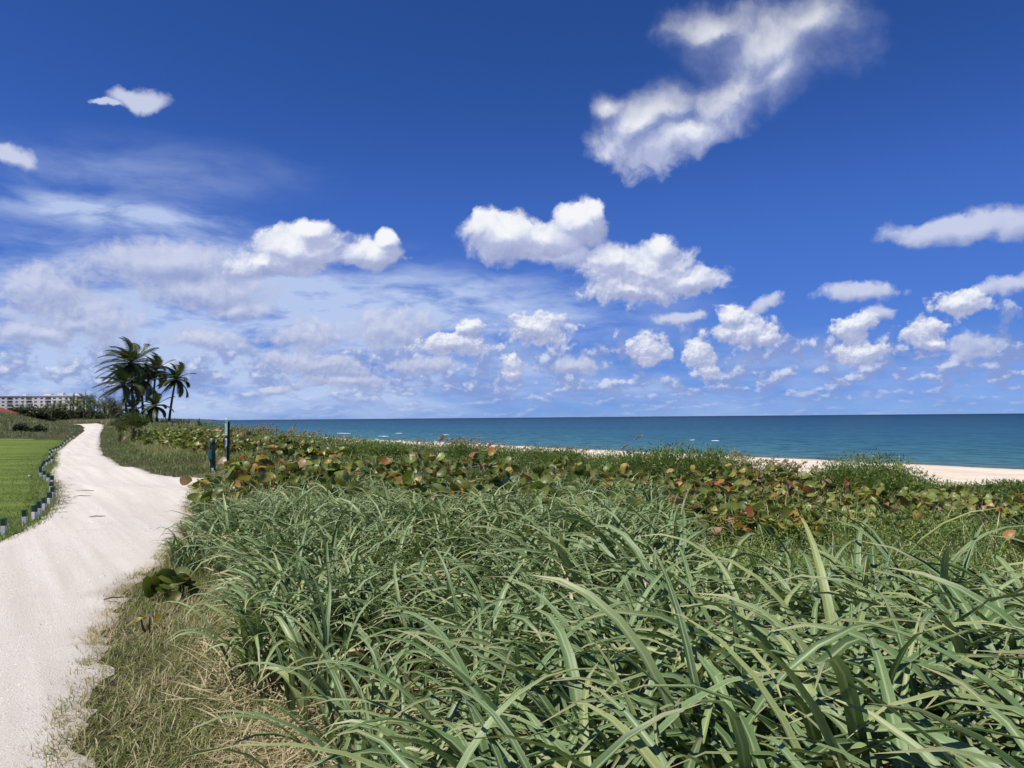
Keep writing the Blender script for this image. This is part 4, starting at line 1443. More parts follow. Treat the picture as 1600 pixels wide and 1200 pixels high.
for (px, py, d, sp, n, lab) in [
    (402, 664, 46, 0.9, 26, 'tan sea oats leaning inland just beyond the green sign'),
    (425, 662, 50, 0.8, 20, 'tan sea oats, tallest tuft beyond the green sign'),
    (380, 666, 52, 0.8, 14, 'thin tan sea oats at the foot of the distant wooded point'),
    (478, 670, 42, 0.5, 12, 'sparse sea oats standing before the first whitecaps'),
    (500, 675, 40, 0.5, 9, 'few bowed sea oats stalks over the first white sand'),
    (560, 682, 40, 0.6, 7, 'thin sea oats before the start of the beach'),
    (712, 680, 35, 0.5, 16, 'dense tan sea oats before the water in mid view'),
    (745, 684, 34, 0.6, 18, 'tan sea oats leaning over the sand in mid view'),
    (785, 690, 32, 0.5, 12, 'shorter tan sea oats ending the mid view row'),
    (905, 694, 29, 0.4, 5, 'three or four sea oats stalks against bright sand'),
    (1010, 683, 26, 0.15, 3, 'lone tall sea oat stalk beside the feathery shrub'),
    (1180, 704, 22, 0.12, 4, 'dark bowed sea oat heads over the gap of sand'),
    (1222, 716, 21, 0.35, 14, 'greyish dry sea oats in the gap before the green mound'),
    (1255, 718, 20, 0.35, 12, 'dry sea oats touching the near side of the green mound'),
]:
    sea_oats(px, py, d, sp, n, lab)

# ------------------------------------------------------------------ marker posts along the lawn
M['white_paint'] = plain('weathered_white_paint', (0.56, 0.56, 0.54), 0.6, 0.3, 0.12, 30, 0.004)
M['green_paint'] = plain('dark_green_paint', (0.010, 0.040, 0.030), 0.45, 0.4, 0.25, 30, 0.003)


def build_posts():
    V = []; F = []
    box(V, F, (0, 0, -0.05), (0.074, 0.074, 0.175))
    base_me = bpy.data.meshes.new('white_base'); base_me.from_pydata(V, [], F); base_me.materials.append(M['white_paint'])
    V = []; F = []
    box(V, F, (0, 0, 0.125), (0.076, 0.076, 0.118))
    top_me = bpy.data.meshes.new('green_top'); top_me.from_pydata(V, [], F); top_me.materials.append(M['green_paint'])
    px = [(6, 837), (39, 821), (54, 813.5), (61, 807.5), (69, 799), (78, 789), (82, 779), (80, 769), (82, 759), (75, 755), (70, 750), (64, 746.5), (63, 741), (66, 735.5),
          (69, 731.5), (73, 728.5), (77, 726), (81, 723), (77, 717), (81, 712.5), (78, 709.5), (83, 707.2), (87, 705.6), (91, 704), (95, 701.5), (98, 698), (101, 694.5), (105, 691),
          (110, 687.5), (116, 683.8)]
    names = ['first', 'second', 'third', 'fourth', 'fifth', 'sixth', 'seventh', 'eighth', 'ninth', 'tenth', 'eleventh', 'twelfth', 'thirteenth', 'fourteenth', 'fifteenth',
             'sixteenth', 'seventeenth', 'eighteenth', 'nineteenth', 'twentieth', 'twenty-first', 'twenty-second', 'twenty-third', 'twenty-fourth', 'twenty-fifth', 'twenty-sixth',
             'twenty-seventh', 'twenty-eighth', 'twenty-ninth', 'thirtieth']
    for k, p in enumerate(px):
        x, y = ground(*p)
        lab = f'short green-topped white marker post by the lawn, {names[k]} of the row counting from the camera'
        if k == 0: lab = 'short green-topped white marker post beginning the row at the frame edge'
        if k == len(px) - 1: lab = 'last tiny green-topped white marker post, where lawn, mound and track meet'
        e = empty('marker_post', (x, y, float(h(x, y)) + 0.03), lab, 'marker post', 'marker posts along the lawn edge', random.uniform(-0.25, 0.25))
        e.rotation_euler.x = random.gauss(0, 0.035); e.rotation_euler.y = random.gauss(0, 0.035)
        s = random.uniform(0.86, 1.0)
        e.scale = (0.88, 0.88, s)
        for nm, me in (('white_base', base_me), ('green_top', top_me)):
            o = link(nm, me, e)
            bevel(o, 0.006, 2)


build_posts()


# ------------------------------------------------------------------ trail sign and green post
def at(px, d):
    x = (px - 800) / FPX * d
    return x, d


def zof(py, px, d):
    r = ray(px, py)
    return EYE + r.z / r.y * d


def build_signs():
    d = 24.5
    x, y = at(356.3, d); z0 = float(h(x, y))
    top = zof(658.5, 356, d) - z0
    e = empty('trail_sign', (x, y, z0), 'tall dark green sign post with a pale panel and a blue plate facing the track', 'sign')
    rz = math.radians(31)
    V = []; F = []
    box(V, F, (0, 0, -0.1), (0.092, 0.12, top + 0.1), rz)
    bevel(simple('post', V, F, M['green_paint'], e), 0.008)
    edge = plain('sign_edge_white', (0.80, 0.82, 0.82), 0.4, 0.4)
    m, t, out = mat('sign_print')
    g = t.new('ShaderNodeTexCoord').outputs['Object']
    sp = t.new('ShaderNodeSeparateXYZ'); t.l.new(g, sp.inputs[0])
    zz = sp.outputs[2]
    nz = t.noise(g, 22, 3)
    c = t.mix(t.sstep(nz, 0.42, 0.55), (0.42, 0.60, 0.60), (0.05, 0.24, 0.17))
    c = t.mix(t.sstep(t.math('ABSOLUTE', t.math('SUBTRACT', zz, 0.40)), 0.055, 0.05), c, (0.04, 0.16, 0.12))
    t.l.new(principled(t, c, 0.35, 0.4), out.inputs[0])
    blue = plain('sign_blue', (0.05, 0.13, 0.33), 0.35, 0.4)
    co, si = math.cos(rz), math.sin(rz)

    def plate(name, zc0, zc1, width, mm, lip):
        V = []; F = []
        cx = -0.046 - 0.012; cy = -0.02
        px_, py_ = cx * co - cy * si, cx * si + cy * co
        hgt = zc1 - zc0
        box(V, F, (px_, py_, zc0), (0.016, width, hgt), rz)
        o = bevel(simple(name, V, F, edge, e), 0.003)
        V = []; F = []
        cx -= 0.0105
        qx, qy = cx * co - cy * si, cx * si + cy * co
        box(V, F, (0, 0, 0), (0.004, width - 0.04, hgt - 0.04), rz)
        o2 = simple('printed_face', V, F, mm, o, loc=(qx, qy, zc0 + 0.02))
        return o
    zt1 = zof(653.5, 352, d) - z0; zt0 = zof(680, 352, d) - z0
    plate('sign_panel', zt0, zt1, 0.36, m, 0.02)
    zb1 = zof(685.5, 352, d) - z0; zb0 = zof(697, 352, d) - z0
    plate('blue_plate', zb0, zb1, 0.30, blue, 0.02)
    # green post standing nearer the track
    d = 23.0
    x, y = at(333.5, d); z0 = float(h(x, y))
    top = zof(686.5, 333, d) - z0
    e = empty('utility_post', (x, y, z0), 'thick dark green utility post with a rounded cap in the silvery grass', 'post')
    e.rotation_euler.y = math.radians(-2.0)
    V = []; F = []
    box(V, F, (0, 0, -0.1), (0.155, 0.155, top * 0.86 + 0.1), 0.3)
    bevel(simple('body', V, F, M['green_paint'], e), 0.02, 3)
    V = []; F = []
    tube(V, F, [(0, 0, top * 0.865), (0, 0, top * 0.90), (0, 0, top * 0.96), (0, 0, top * 0.995), (0, 0, top)], [0.088, 0.092, 0.075, 0.035, 0.004], 14)
    simple('cap', V, F, M['green_paint'], e, True)
    V = []; F = []
    box(V, F, (-0.03, -0.10, top * 0.40), (0.11, 0.05, top * 0.28), 0.3)
    bevel(simple('dispenser_box', V, F, plain('teal_green_plastic', (0.03, 0.13, 0.12), 0.4, 0.4, 0.2, 20), e), 0.01, 2)
    V = []; F = []
    box(V, F, (0.02, -0.085, 0.02), (0.06, 0.012, 0.10), 0.3)
    simple('white_tag', V, F, edge, e)


build_signs()

# ------------------------------------------------------------------ palms
M['frond'] = leaf_mat('palm_frond', [(0.0, (0.17, 0.13, 0.065)), (0.25, (0.125, 0.125, 0.042)), (0.55, (0.070, 0.098, 0.028)), (1.0, (0.036, 0.060, 0.016))], 0.16, 0.45, 0.35)


def trunk_mat():
    m, t, out = mat('palm_trunk')
    g = t.new('ShaderNodeTexCoord').outputs['Object']
    mp = t.new('ShaderNodeMapping'); t.l.new(g, mp.inputs['Vector']); mp.inputs['Scale'].default_value = (1, 1, 6)
    nz = t.noise(mp.outputs[0], 2.5, 5, 0.6)
    c = t.ramp(nz, [(0.3, (0.055, 0.042, 0.030)), (0.55, (0.12, 0.095, 0.072)), (0.75, (0.20, 0.17, 0.135))])
    t.l.new(principled(t, c, 0.85, 0.15, bump(t, nz, 0.04)), out.inputs[0])
    return m


M['trunk'] = trunk_mat()
M['dark_trunk'] = plain('grey_palm_bark', (0.075, 0.062, 0.048), 0.9, 0.1, 0.3, 2)
WV = np.array((-1.0, 0.10, 0.0))


def frond_geo(az, elev, L, wind=0.10, grav=0.06, tint=0.6, nl=56, ll=0.92, lw=0.060, seg=12, hang=0.6):
    v = np.array((math.cos(az) * math.cos(elev), math.sin(az) * math.cos(elev), math.sin(elev)))
    p = np.zeros(3); pts = [p.copy()]; tans = [v.copy()]
    for k in range(seg):
        u = (k + 1) / seg
        v = v + WV * wind * (0.4 + u) + np.array((0, 0, -grav * (0.5 + 1.2 * u)))
        v /= np.linalg.norm(v)
        p = p + v * L / seg
        pts.append(p.copy()); tans.append(v.copy())
    pts = np.array(pts); tans = np.array(tans)
    V = []; F = []; T = []
    tv = []; tf = []
    tube(tv, tf, pts[:-1], [0.028 * (1 - 0.75 * k / seg) + 0.004 for k in range(seg)], 4, False)
    V += [tuple(q) for q in tv]; F += [f[:4] for f in tf]; T += [min(0.35, tint)] * len(tv)
    for j in range(nl):
        u = 0.10 + 0.90 * j / (nl - 1)
        f = u * seg; i = min(int(f), seg - 1); w = f - i
        c = pts[i] * (1 - w) + pts[i + 1] * w
        tg = tans[i] * (1 - w) + tans[i + 1] * w; tg /= np.linalg.norm(tg)
        side = np.cross(tg, (0, 0, 1.0)); ns = np.linalg.norm(side)
        side = side / ns if ns > 1e-3 else np.array((0, 1.0, 0))
        ln = ll * (math.sin(math.pi * min(1, 0.12 + 0.80 * u)) ** 0.6) * random.uniform(0.85, 1.1)
        for sgn in (-1, 1):
            d1 = side * sgn * (0.95 - 0.35 * u) + tg * (0.55 + 0.5 * u) + np.array((0, 0, 0.10)); d1 /= np.linalg.norm(d1)
            d2 = d1 + WV * (1.2 * wind / 0.10 * 0.35) + np.array((0, 0, -hang * random.uniform(0.7, 1.3))); d2 /= np.linalg.norm(d2)
            a = c; b = c + d1 * ln * 0.5; e = b + d2 * ln * 0.55
            wd = np.cross(d1, np.cross(d1, (0.2, 0.3, 1.0))); wd = tg * lw
            i0 = len(V)
            V += [tuple(a - wd * .35), tuple(a + wd * .35), tuple(b + wd * .5), tuple(b - wd * .5), tuple(e)]
            F.append((i0, i0 + 1, i0 + 2, i0 + 3)); F.append((i0 + 3, i0 + 2, i0 + 4, i0 + 4))
            T += [float(np.clip(tint + random.gauss(0, 0.06), 0, 1))] * 5
    return V, F, T


def frond_mesh(*a, **k):
    V, F, T = frond_geo(*a, **k)
    Q = np.array([f for f in F if f[2] != f[3]]); R = np.array([f[:3] for f in F if f[2] == f[3]])
    z = np.zeros(len(V))
    return new_mesh('frond', np.array(V), [Q, R], {'tint': np.array(T), 'along': z, 'across': z}, True, M['frond'])


def coco_palm(px, py_base, px_c, py_c, d, L, nf, label, wind=0.11, elo=-0.5, r0=0.17, dead=2, group='coconut palms beside the track', seed=0, lean_y=0.0):
    random.seed(seed)
    x, y = at(px, d); z0 = float(h(x, y)) - 0.1
    xc, yc = at(px_c, d); zc = zof(py_c, px_c, d)
    e = empty('coconut_palm', (x, y, z0), label, 'palm tree', group)
    top = Vector((xc - x, lean_y, zc - z0))
    pts = []; rad = []
    for k in range(11):
        u = k / 10
        q = Vector((top.x * (u ** 1.35), top.y * u, top.z * u))
        pts.append(q); rad.append(r0 * (1.25 - 0.25 * min(1, u * 5)) * (1 - 0.32 * u))
    V = []; F = []
    tube(V, F, pts, rad, 9)
    simple('trunk', V, F, M['trunk'], e, True)
    V = []; F = []
    ks = min(1.0, L / 2.4)
    tube(V, F, [top + Vector((0, 0, -0.35 * ks)), top + Vector((0, 0, -0.1 * ks)), top + Vector((0, 0, 0.25 * ks)), top + Vector((-0.05, 0, 0.6 * ks))], [0.12 * ks, 0.20 * ks, 0.17 * ks, 0.04 * ks], 8)
    simple('crown_shaft', V, F, M['twig'], e, True)
    for k in range(nf):
        az = k * 2.399 + random.uniform(-0.25, 0.25)
        f = (k + 0.5) / nf
        elev = 1.38 - (1.38 - elo) * f ** 0.85 + random.uniform(-0.12, 0.12)
        tint = random.gauss(0.65, 0.14) if k < nf - dead else random.uniform(0.0, 0.2)
        o = link('frond', frond_mesh(az, elev, L * random.uniform(0.85, 1.08) * (0.8 + 0.2 * min(1, f * 3)), wind * random.uniform(0.8, 1.2), 0.055 + 0.03 * f, float(np.clip(tint, 0, 1)), ll=min(0.92, 0.25 * L), nl=56 if L > 1 else 24, lw=0.06 if L > 1 else 0.04, hang=0.35 + 0.5 * f), e)
        o.location = top + Vector((0, 0, 0.12 - 0.25 * f))
    if L < 1:
        return e
    # a few nuts under the crown
    V = []; F = []
    for k in range(5):
        a = random.uniform(0, 6.28); c = top + Vector((0.22 * math.cos(a), 0.22 * math.sin(a), -0.28))
        tube(V, F, [c + Vector((0, 0, q)) for q in (-.13, -.09, 0, .09, .13)], [0.01, 0.08, 0.11, 0.08, 0.01], 6)
    simple('coconut_bunch', V, F, plain('coconut', (0.10, 0.085, 0.035), 0.6), e, True)
    return e


coco_palm(208, 653, 204, 567, 86, 3.8, 40, 'tallest coconut palm, its big crown streaming towards the lawn', 0.115, -0.7, 0.17, 2, seed=3)
coco_palm(199, 655, 192, 600, 84, 3.2, 22, 'coconut palm standing just lawnward of the tallest, crown half as high', 0.12, -0.6, 0.15, 2, seed=5)
coco_palm(224, 655, 220, 594, 87, 2.8, 20, 'coconut palm with hanging fronds between the tallest and the middle palm', 0.11, -0.9, 0.16, 4, seed=8)
coco_palm(237, 660, 243, 578, 90, 2.6, 26, 'middle coconut palm, second highest crown, trunk leaning seaward', 0.11, -0.6, 0.15, 2, seed=13)
coco_palm(264, 664, 274, 592, 86, 2.5, 26, 'slim coconut palm nearest the sea, bare curved trunk and open crown', 0.09, -0.7, 0.15, 1, seed=21)
coco_palm(246, 664, 242, 634, 84, 2.2, 24, 'short dark coconut palm between two tall trunks', 0.08, -0.7, 0.17, 3, seed=34)
coco_palm(212, 656, 207, 638, 88, 2.0, 16, 'stubby young coconut palm at the foot of the tall group', 0.08, -0.5, 0.15, 3, seed=45)
coco_palm(312, 666, 311, 662, 60, 0.38, 11, 'tiny young palm alone above the hedge of sea grapes', 0.05, -0.2, 0.06, 1, seed=61, group='young palm')
random.seed(99)


def fan_leaf(R, n, tint, droop):
    V = []; F = []; T = []
    tube(V, F, [(0, 0, 0), (0, 0, R * 0.55), (0, 0.02, R * 0.95)], [0.012, 0.010, 0.008], 4, False)
    F = [f[:4] for f in F]
    T = [tint] * len(V)
    for k in range(n):
        a = -1.75 + 3.5 * k / (n - 1)
        dr = Vector((math.sin(a), 0.10, math.cos(a)))
        c = Vector((0, 0.02, R * 0.95)); ln = R * (0.95 - 0.25 * abs(a) / 1.75) * random.uniform(0.9, 1.08)
        sd = Vector((math.cos(a), 0, -math.sin(a))) * 0.060 * R
        m_ = c + dr * ln * 0.55; tp = c + dr * ln + Vector((0, droop * ln * 0.5, -droop * ln * 0.6))
        i0 = len(V)
        V += [tuple(c), tuple(m_ - sd), tuple(m_ + sd), tuple(tp)]
        F.append((i0, i0 + 1, i0 + 2, i0 + 2)); F.append((i0 + 1, i0 + 3, i0 + 2, i0 + 2))
        T += [tint] * 4
    Q = np.array([f for f in F if f[2] != f[3]]); Rr = np.array([f[:3] for f in F if f[2] == f[3]])
    z = np.zeros(len(V))
    return new_mesh('fan_leaf', np.array(V), [Q, Rr], {'tint': np.array(T), 'along': z, 'across': z}, True, M['frond'])


def fan_palm(px, py_base, d, R, nl, hgt, label, dead=0):
    x, y = at(px, d); z0 = float(h(x, y))
    e = empty('fan_palm', (x, y, z0), label, 'palm')
    V = []; F = []
    tube(V, F, [(0, 0, -0.1), (0.02, 0, hgt * 0.5), (0.0, 0, hgt)], [0.16, 0.14, 0.12], 8)
    simple('trunk', V, F, M['trunk'], e, True)
    live = [fan_leaf(R, 11, t_, 0.3) for t_ in (0.4, 0.5, 0.6, 0.75)]
    old = [fan_leaf(R * 0.9, 15, t_, 0.9) for t_ in (0.02, 0.12)]
    for k in range(nl + dead):
        isd = k >= nl
        o = link('dead_leaf' if isd else 'fan_leaf', random.choice(old if isd else live), e)
        o.location = (random.gauss(0, .05), random.gauss(0, .05), hgt * random.uniform(0.55, 1.0) if not isd else hgt * 0.5)
        az = random.uniform(0, 6.28)
        tilt = random.uniform(0.05, 1.25) if not isd else random.uniform(1.6, 2.2)
        o.rotation_euler = (Matrix.Rotation(az, 3, 'Z') @ Matrix.Rotation(tilt, 3, 'X') @ Matrix.Rotation(random.uniform(-.6, .6), 3, 'Z')).to_euler()
        s = random.uniform(0.75, 1.1); o.scale = (s, s, s)
    return e


fan_palm(207, 690, 52, 0.86, 26, 0.85, 'spiky fan palm shrub at the bend of the track below the coconut palms', 7)
fan_palm(231, 690, 47, 0.36, 4, 0.25, 'withered grey fan palm clump at the edge of the grass bank', 8)
fan_palm(186, 672, 66, 0.55, 16, 0.5, 'smaller brownish fan palm beyond the spiky one, touching the track', 5)


# ------------------------------------------------------------------ treeline beyond the mound
def crown_mesh(nf, L, wind, name='crown'):
    VV = []; FF = []; TT = []
    for k in range(nf):
        V, F, T = frond_geo(k * 2.399, 1.3 - 1.9 * (k + .5) / nf, L, wind, 0.075, random.uniform(0.35, 0.9), 14, L * 0.24, 0.13, 6, 0.6)
        o = len(VV); VV += V; TT += T
        FF += [tuple(i + o for i in f) for f in F]
    Q = np.array([f for f in FF if f[2] != f[3]]); R = np.array([f[:3] for f in FF if f[2] == f[3]])
    z = np.zeros(len(VV))
    return new_mesh(name, np.array(VV), [Q, R], {'tint': np.array(TT), 'along': z, 'across': z}, True, M['frond'])


def build_treeline():
    seen = {}
    crowns = [crown_mesh(16, 2.5, 0.07), crown_mesh(14, 2.2, 0.09), crown_mesh(18, 2.4, 0.05)]
    lst = [(24, 640), (34, 637), (48, 640), (62, 639), (73, 635), (84, 634), (93, 634), (101, 634), (110, 629), (114, 624), (120, 630), (126, 634), (131, 622.5), (137, 634), (141, 626),
           (147, 627), (152, 632), (157, 634), (163, 631), (170, 634), (178, 637), (186, 636)]
    for k, (px, py) in enumerate(lst):
        d = 190 + 8 * ((k * 7) % 6)
        x, y = at(px, d); z0 = float(h(x, y))
        hh = zof(py + 5, px, d) - z0 + 0.3
        where = 'before the apartment block' if px < 108 else ('past the apartment block' if px < 150 else 'behind the tall coconut palms')
        size = 'tall' if py < 628 else ('short' if py > 633 else 'middling')
        e = empty('background_palm', (x, y, z0), f'{size} dark palm, {ORD[seen.setdefault((size, where), 0)]} of its height {where} from the lawn side', 'palm tree', f'{size} far palms {where}')
        seen[(size, where)] += 1
        V = []; F = []
        tube(V, F, [(0, 0, -0.2), (random.gauss(0, .15), 0, hh * .5), (0, 0, hh)], [0.22, 0.17, 0.14], 6)
        simple('trunk', V, F, M['dark_trunk'], e, True)
        o = link('crown', crowns[k % 3], e, (0, 0, hh)); o.rotation_euler = (0, 0, random.gauss(0, 0.5))
    # broadleaf trees filling below
    M['tree'] = leaf_mat('far_tree_leaf', [(0.0, (0.070, 0.080, 0.028)), (1.0, (0.025, 0.040, 0.013))], 0.12, 0.5, 0.3)
    for k, (px, py, wpx, d) in enumerate([(-2, 642, 24, 205), (32, 637, 30, 175), (50, 636, 34, 210), (68, 637, 30, 225), (84, 637, 30, 215), (98, 637, 30, 222), (104, 638, 30, 232), (118, 636, 36, 235), (130, 637, 30, 214), (141, 635, 36, 230), (153, 638, 30, 208), (164, 635, 36, 222), (184, 637, 38, 200),
                                          (28, 648, 22, 128), (205, 645, 30, 190), (228, 648, 24, 185), (58, 640, 34, 160), (88, 640, 34, 165), (20, 642, 26, 180), (150, 646, 36, 170), (196, 650, 34, 150)]):
        x, y = at(px, d); z0 = float(h(x, y)); hh = zof(py, px, d) - z0; R = wpx / 2 / FPX * d
        where = ('by the red roof' if px < 35 else 'below the apartment block' if px < 108 else 'at the end of the track' if px < 190 else 'behind the coconut palm trunks')
        e = empty('background_tree', (x, y, z0), f'dark rounded tree {where}, {ORD[seen.setdefault(where, 0)]} one there', 'tree', f'far rounded trees {where}')
        seen[where] += 1
        n = 1700
        nc = 14
        cc = unit(RNG.normal(0, 1, (nc, 3))) * (RNG.random((nc, 1)) ** .4) * 0.75
        p = cc[RNG.integers(0, nc, n)] + RNG.normal(0, 0.19, (n, 3))
        P = p * np.array((R, R, hh * 0.52)) + np.array((0, 0, hh * 0.50))
        P[:, 2] = np.maximum(P[:, 2], 0.1)
        V, F, A = leaflets(P, rand_dirs(n, 0.3), rand_dirs(n, 0.6), RNG.uniform(0.35, 0.7, n), RNG.uniform(0.18, 0.3, n), RNG.random(n))
        tag(link('crown', new_mesh('crown', V, F, A, True, M['tree']), e), kind='stuff')
        V = []; F = []
        tube(V, F, [(0, 0, -.2), (0.1, 0, hh * .3), (0, 0, hh * .6)], [0.25, 0.18, 0.1], 6)
        simple('trunk', V, F, M['trunk'], e, True)
    # feathery casuarina
    d = 140; px = 179
    x, y = at(px, d); z0 = float(h(x, y)); hh = zof(618, px, d) - z0
    e = empty('feathery_tree', (x, y, z0), 'feathery grey-green tree with fine upswept twigs just lawnward of the tall palms', 'tree')
    V = []; F = []
    tips = []
    tube(V, F, [(0, 0, -.2), (0.1, 0, hh * .5), (0.0, 0, hh * .85)], [0.2, 0.14, 0.05], 6)
    for k in range(34):
        z1 = hh * random.uniform(0.25, 0.75); a = random.uniform(0, 6.28); ln = random.uniform(1.0, 2.3)
        b = Vector((ln * math.cos(a), ln * math.sin(a), z1 + ln * random.uniform(0.5, 1.0)))
        tube(V, F, [(0, 0, z1), b * 0.5 + Vector((0, 0, z1 * 0.5 - .1)), b], [0.05, 0.03, 0.015], 4)
        for j in range(45):
            tips.append(b * random.uniform(0.35, 1.05) + Vector((0, 0, z1 * 0.3 * random.random())))
    simple('trunk', V, F, M['twig'], e, True)
    P = np.array(tips); n = len(P)
    P = P + RNG.normal(0, 0.12, (n, 3))
    V, F, A = leaflets(P, rand_dirs(n, 0.9), rand_dirs(n, 0.2), RNG.uniform(0.4, 0.8, n), RNG.uniform(0.03, 0.06, n), RNG.uniform(0.0, 0.7, n))
    tag(link('foliage', new_mesh('foliage', V, F, A, True, M['tree']), e), kind='stuff')


build_treeline()


# ------------------------------------------------------------------ buildings
def build_buildings():
    wallm = plain('pale_stucco', (0.62, 0.60, 0.58), 0.85, 0.15, 0.06, 0.6)
    roofm = plain('white_roof_edge', (0.78, 0.77, 0.75), 0.7, 0.2)
    glass = plain('dark_window_glass', (0.03, 0.04, 0.05), 0.15, 0.5)
    frame = plain('window_frame_white', (0.62, 0.62, 0.62), 0.6, 0.3)
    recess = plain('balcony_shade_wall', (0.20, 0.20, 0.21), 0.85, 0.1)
    rail = plain('balcony_rail', (0.50, 0.50, 0.51), 0.6, 0.3)
    green = plain('green_awning_glass', (0.10, 0.22, 0.20), 0.3, 0.4)
    d = 680.0
    xr = (133 - 800) / FPX * d; xl = (-45 - 800) / FPX * d
    ztop = zof(618.5, 66, d)
    z0 = 0.4
    wid = xr - xl; dep = 16.0
    e = empty('apartment_building', ((xl + xr) / 2, d + dep / 2, z0), 'long pale flat roofed apartment block with rows of windows and balconies', 'building')
    ox = wid / 2; H = ztop - z0
    fl = 3.0
    nfl = 4
    # per 16.6 m bay: window, window, balcony; the facade is built of wall pieces round the recesses
    bays = []
    for px_, kind in [(-37, 'w'), (-28, 'w'), (-16, 'b'), (-7, 'w'), (3, 'w'), (13.5, 'b'), (24, 'w'), (33.4, 'w'), (43.5, 'b'), (53.8, 'w'), (63.2, 'w'), (73.4, 'b'), (83.2, 'w'), (92.6, 'w'), (102.3, 'w'), (112, 'w'), (122.5, 'b')]:
        bays.append(((px_ - 800) / FPX * d - xl - ox, kind))
    V = []; F = []
    low = H - nfl * fl - 0.9
    box(V, F, (0, dep * 0.08 + 0.0, 0), (wid, dep, low))
    cells = [(c, 5.2 if k == 'b' else 2.4, k) for c, k in bays]
    # wall columns between openings, full height of the upper floors
    prev = -ox
    wallspans = []
    for c, w, k in cells:
        a, b = c - w / 2, c + w / 2
        wallspans.append((prev, a)); prev = b
    wallspans.append((prev, ox))
    for a, b in wallspans:
        if b - a > 0.05:
            box(V, F, ((a + b) / 2, 0, low), (b - a, dep * 0.84, nfl * fl + 0.9))
    for c, w, k in cells:
        for q in range(nfl):
            zb = low + q * fl
            if k == 'w':
                box(V, F, (c, 0, zb), (w, dep * 0.84, 0.95)); box(V, F, (c, 0, zb + 2.35), (w, dep * 0.84, fl - 2.35))
            else:
                box(V, F, (c, 0, zb), (w, dep * 0.84, 0.22)); box(V, F, (c, 0, zb + 2.72), (w, dep * 0.84, fl - 2.72))
        box(V, F, (c, 0, low + nfl * fl), (w, dep * 0.84, 0.9))
    simple('wall', V, F, wallm, e)
    V = []; F = []
    box(V, F, (0, 0, H + 0.003), (wid + 1.2, dep * 0.84 + 1.2, 0.55))
    simple('roof', V, F, roofm, e)
    for px_, w_, h_ in ((66, 6, 1.6), (88, 3, 2.4), (30, 3, 1.2), (112, 4, 1.4)):
        V = []; F = []
        box(V, F, ((px_ - 800) / FPX * d - xl - ox, 1, H + 0.55), (w_, 4, h_))
        simple('roof_unit', V, F, wallm, e)
    yf = -dep * 0.42
    wv = []; wf = []
    box(wv, wf, (0, 0, 0), (2.4, 0.12, 1.4)); fm = new_mesh('window', np.array(wv), np.array(wf), smooth=False, mat=frame)
    gv = []; gf = []
    box(gv, gf, (-0.56, -0.07, 0.09), (1.0, 0.05, 1.22)); box(gv, gf, (0.56, -0.07, 0.09), (1.0, 0.05, 1.22)); gm = new_mesh('pane', np.array(gv), np.array(gf), smooth=False, mat=glass)
    bv = []; bf = []
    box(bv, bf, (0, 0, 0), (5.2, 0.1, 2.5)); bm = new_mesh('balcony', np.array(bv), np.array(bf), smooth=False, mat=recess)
    dv = []; df_ = []
    for q in (-1.6, 0, 1.6):
        box(dv, df_, (q, -0.09, 0.0), (1.45, 0.05, 2.2))
    dm = new_mesh('sliding_door', np.array(dv), np.array(df_), smooth=False, mat=glass)
    rv = []; rf = []
    box(rv, rf, (0, 0, 1.0), (5.2, 0.08, 0.1))
    for q in range(27):
        box(rv, rf, (-2.55 + q * 0.196, 0, 0), (0.05, 0.05, 1.0))
    rm = new_mesh('railing', np.array(rv), np.array(rf), smooth=False, mat=rail)
    av = []; af = []
    box(av, af, (0, 0, 1.1), (5.15, 0.06, 1.35)); am = new_mesh('green_screen', np.array(av), np.array(af), smooth=False, mat=green)
    for n_, (c, w, k) in enumerate(cells):
        for q in range(1, nfl):
            zb = low + q * fl
            if k == 'w':
                o = link('window', fm, e, (c, yf + 0.22, zb + 0.95)); link('pane', gm, o)
            else:
                o = link('balcony', bm, e, (c, yf + 2.2, zb + 0.22)); link('sliding_door', dm, o)
                link('railing', rm, o, (0, -2.1, 0))
                if n_ in (8,) and q == nfl - 1:
                    link('green_screen', am, o, (0, -2.0, 0))
    # red roofed house by the edge of the frame
    d = 150.0
    xr = (15 - 800) / FPX * d
    red = plain('red_roof_tile', (0.42, 0.10, 0.065), 0.8, 0.2, 0.25, 3.0, 0.05)
    hw = plain('house_wall_white', (0.72, 0.71, 0.69), 0.8, 0.2)
    zr = zof(636.5, 6, d); ze = zof(647.5, 8, d)
    zg = float(h(xr - 5, d))
    e = empty('red_roof_house', (xr - 5.0, d, zg), 'white house with a red tiled roof half hidden by trees', 'house')
    V = []; F = []
    box(V, F, (0, 0, -0.2), (9.0, 7.0, ze - zg + 0.2)); simple('wall', V, F, hw, e)
    V = []; F = []
    b = ze - zg + 0.004; t_ = zr - zg
    V = [(-5, -4, b), (5, -4, b), (5, 4, b), (-5, 4, b), (-3.0, 0, t_), (3.2, 0, t_), (-5, -4, b - .18), (5, -4, b - .18), (5, 4, b - .18), (-5, 4, b - .18)]
    F = [(0, 1, 5, 4), (1, 2, 5, 5), (2, 3, 4, 5), (3, 0, 4, 4), (6, 7, 1, 0), (7, 8, 2, 1), (8, 9, 3, 2), (9, 6, 0, 3)]
    simple('roof', V, F, red, e)
    V = []; F = []
    box(V, F, (3.2, -3.53, 1.1), (1.2, 0.08, 1.1)); o = simple('window', V, F, frame, e)
    V = []; F = []
    box(V, F, (3.2, -3.59, 1.18), (1.0, 0.05, 0.94)); simple('pane', V, F, glass, o)
    # low wooded point far along the coast
    V = []; F = []
    hm = plain('far_wooded_point', (0.050, 0.075, 0.075), 0.9, 0.1, 0.3, 0.02)  # bluish cast of distance haze put into the tree colour
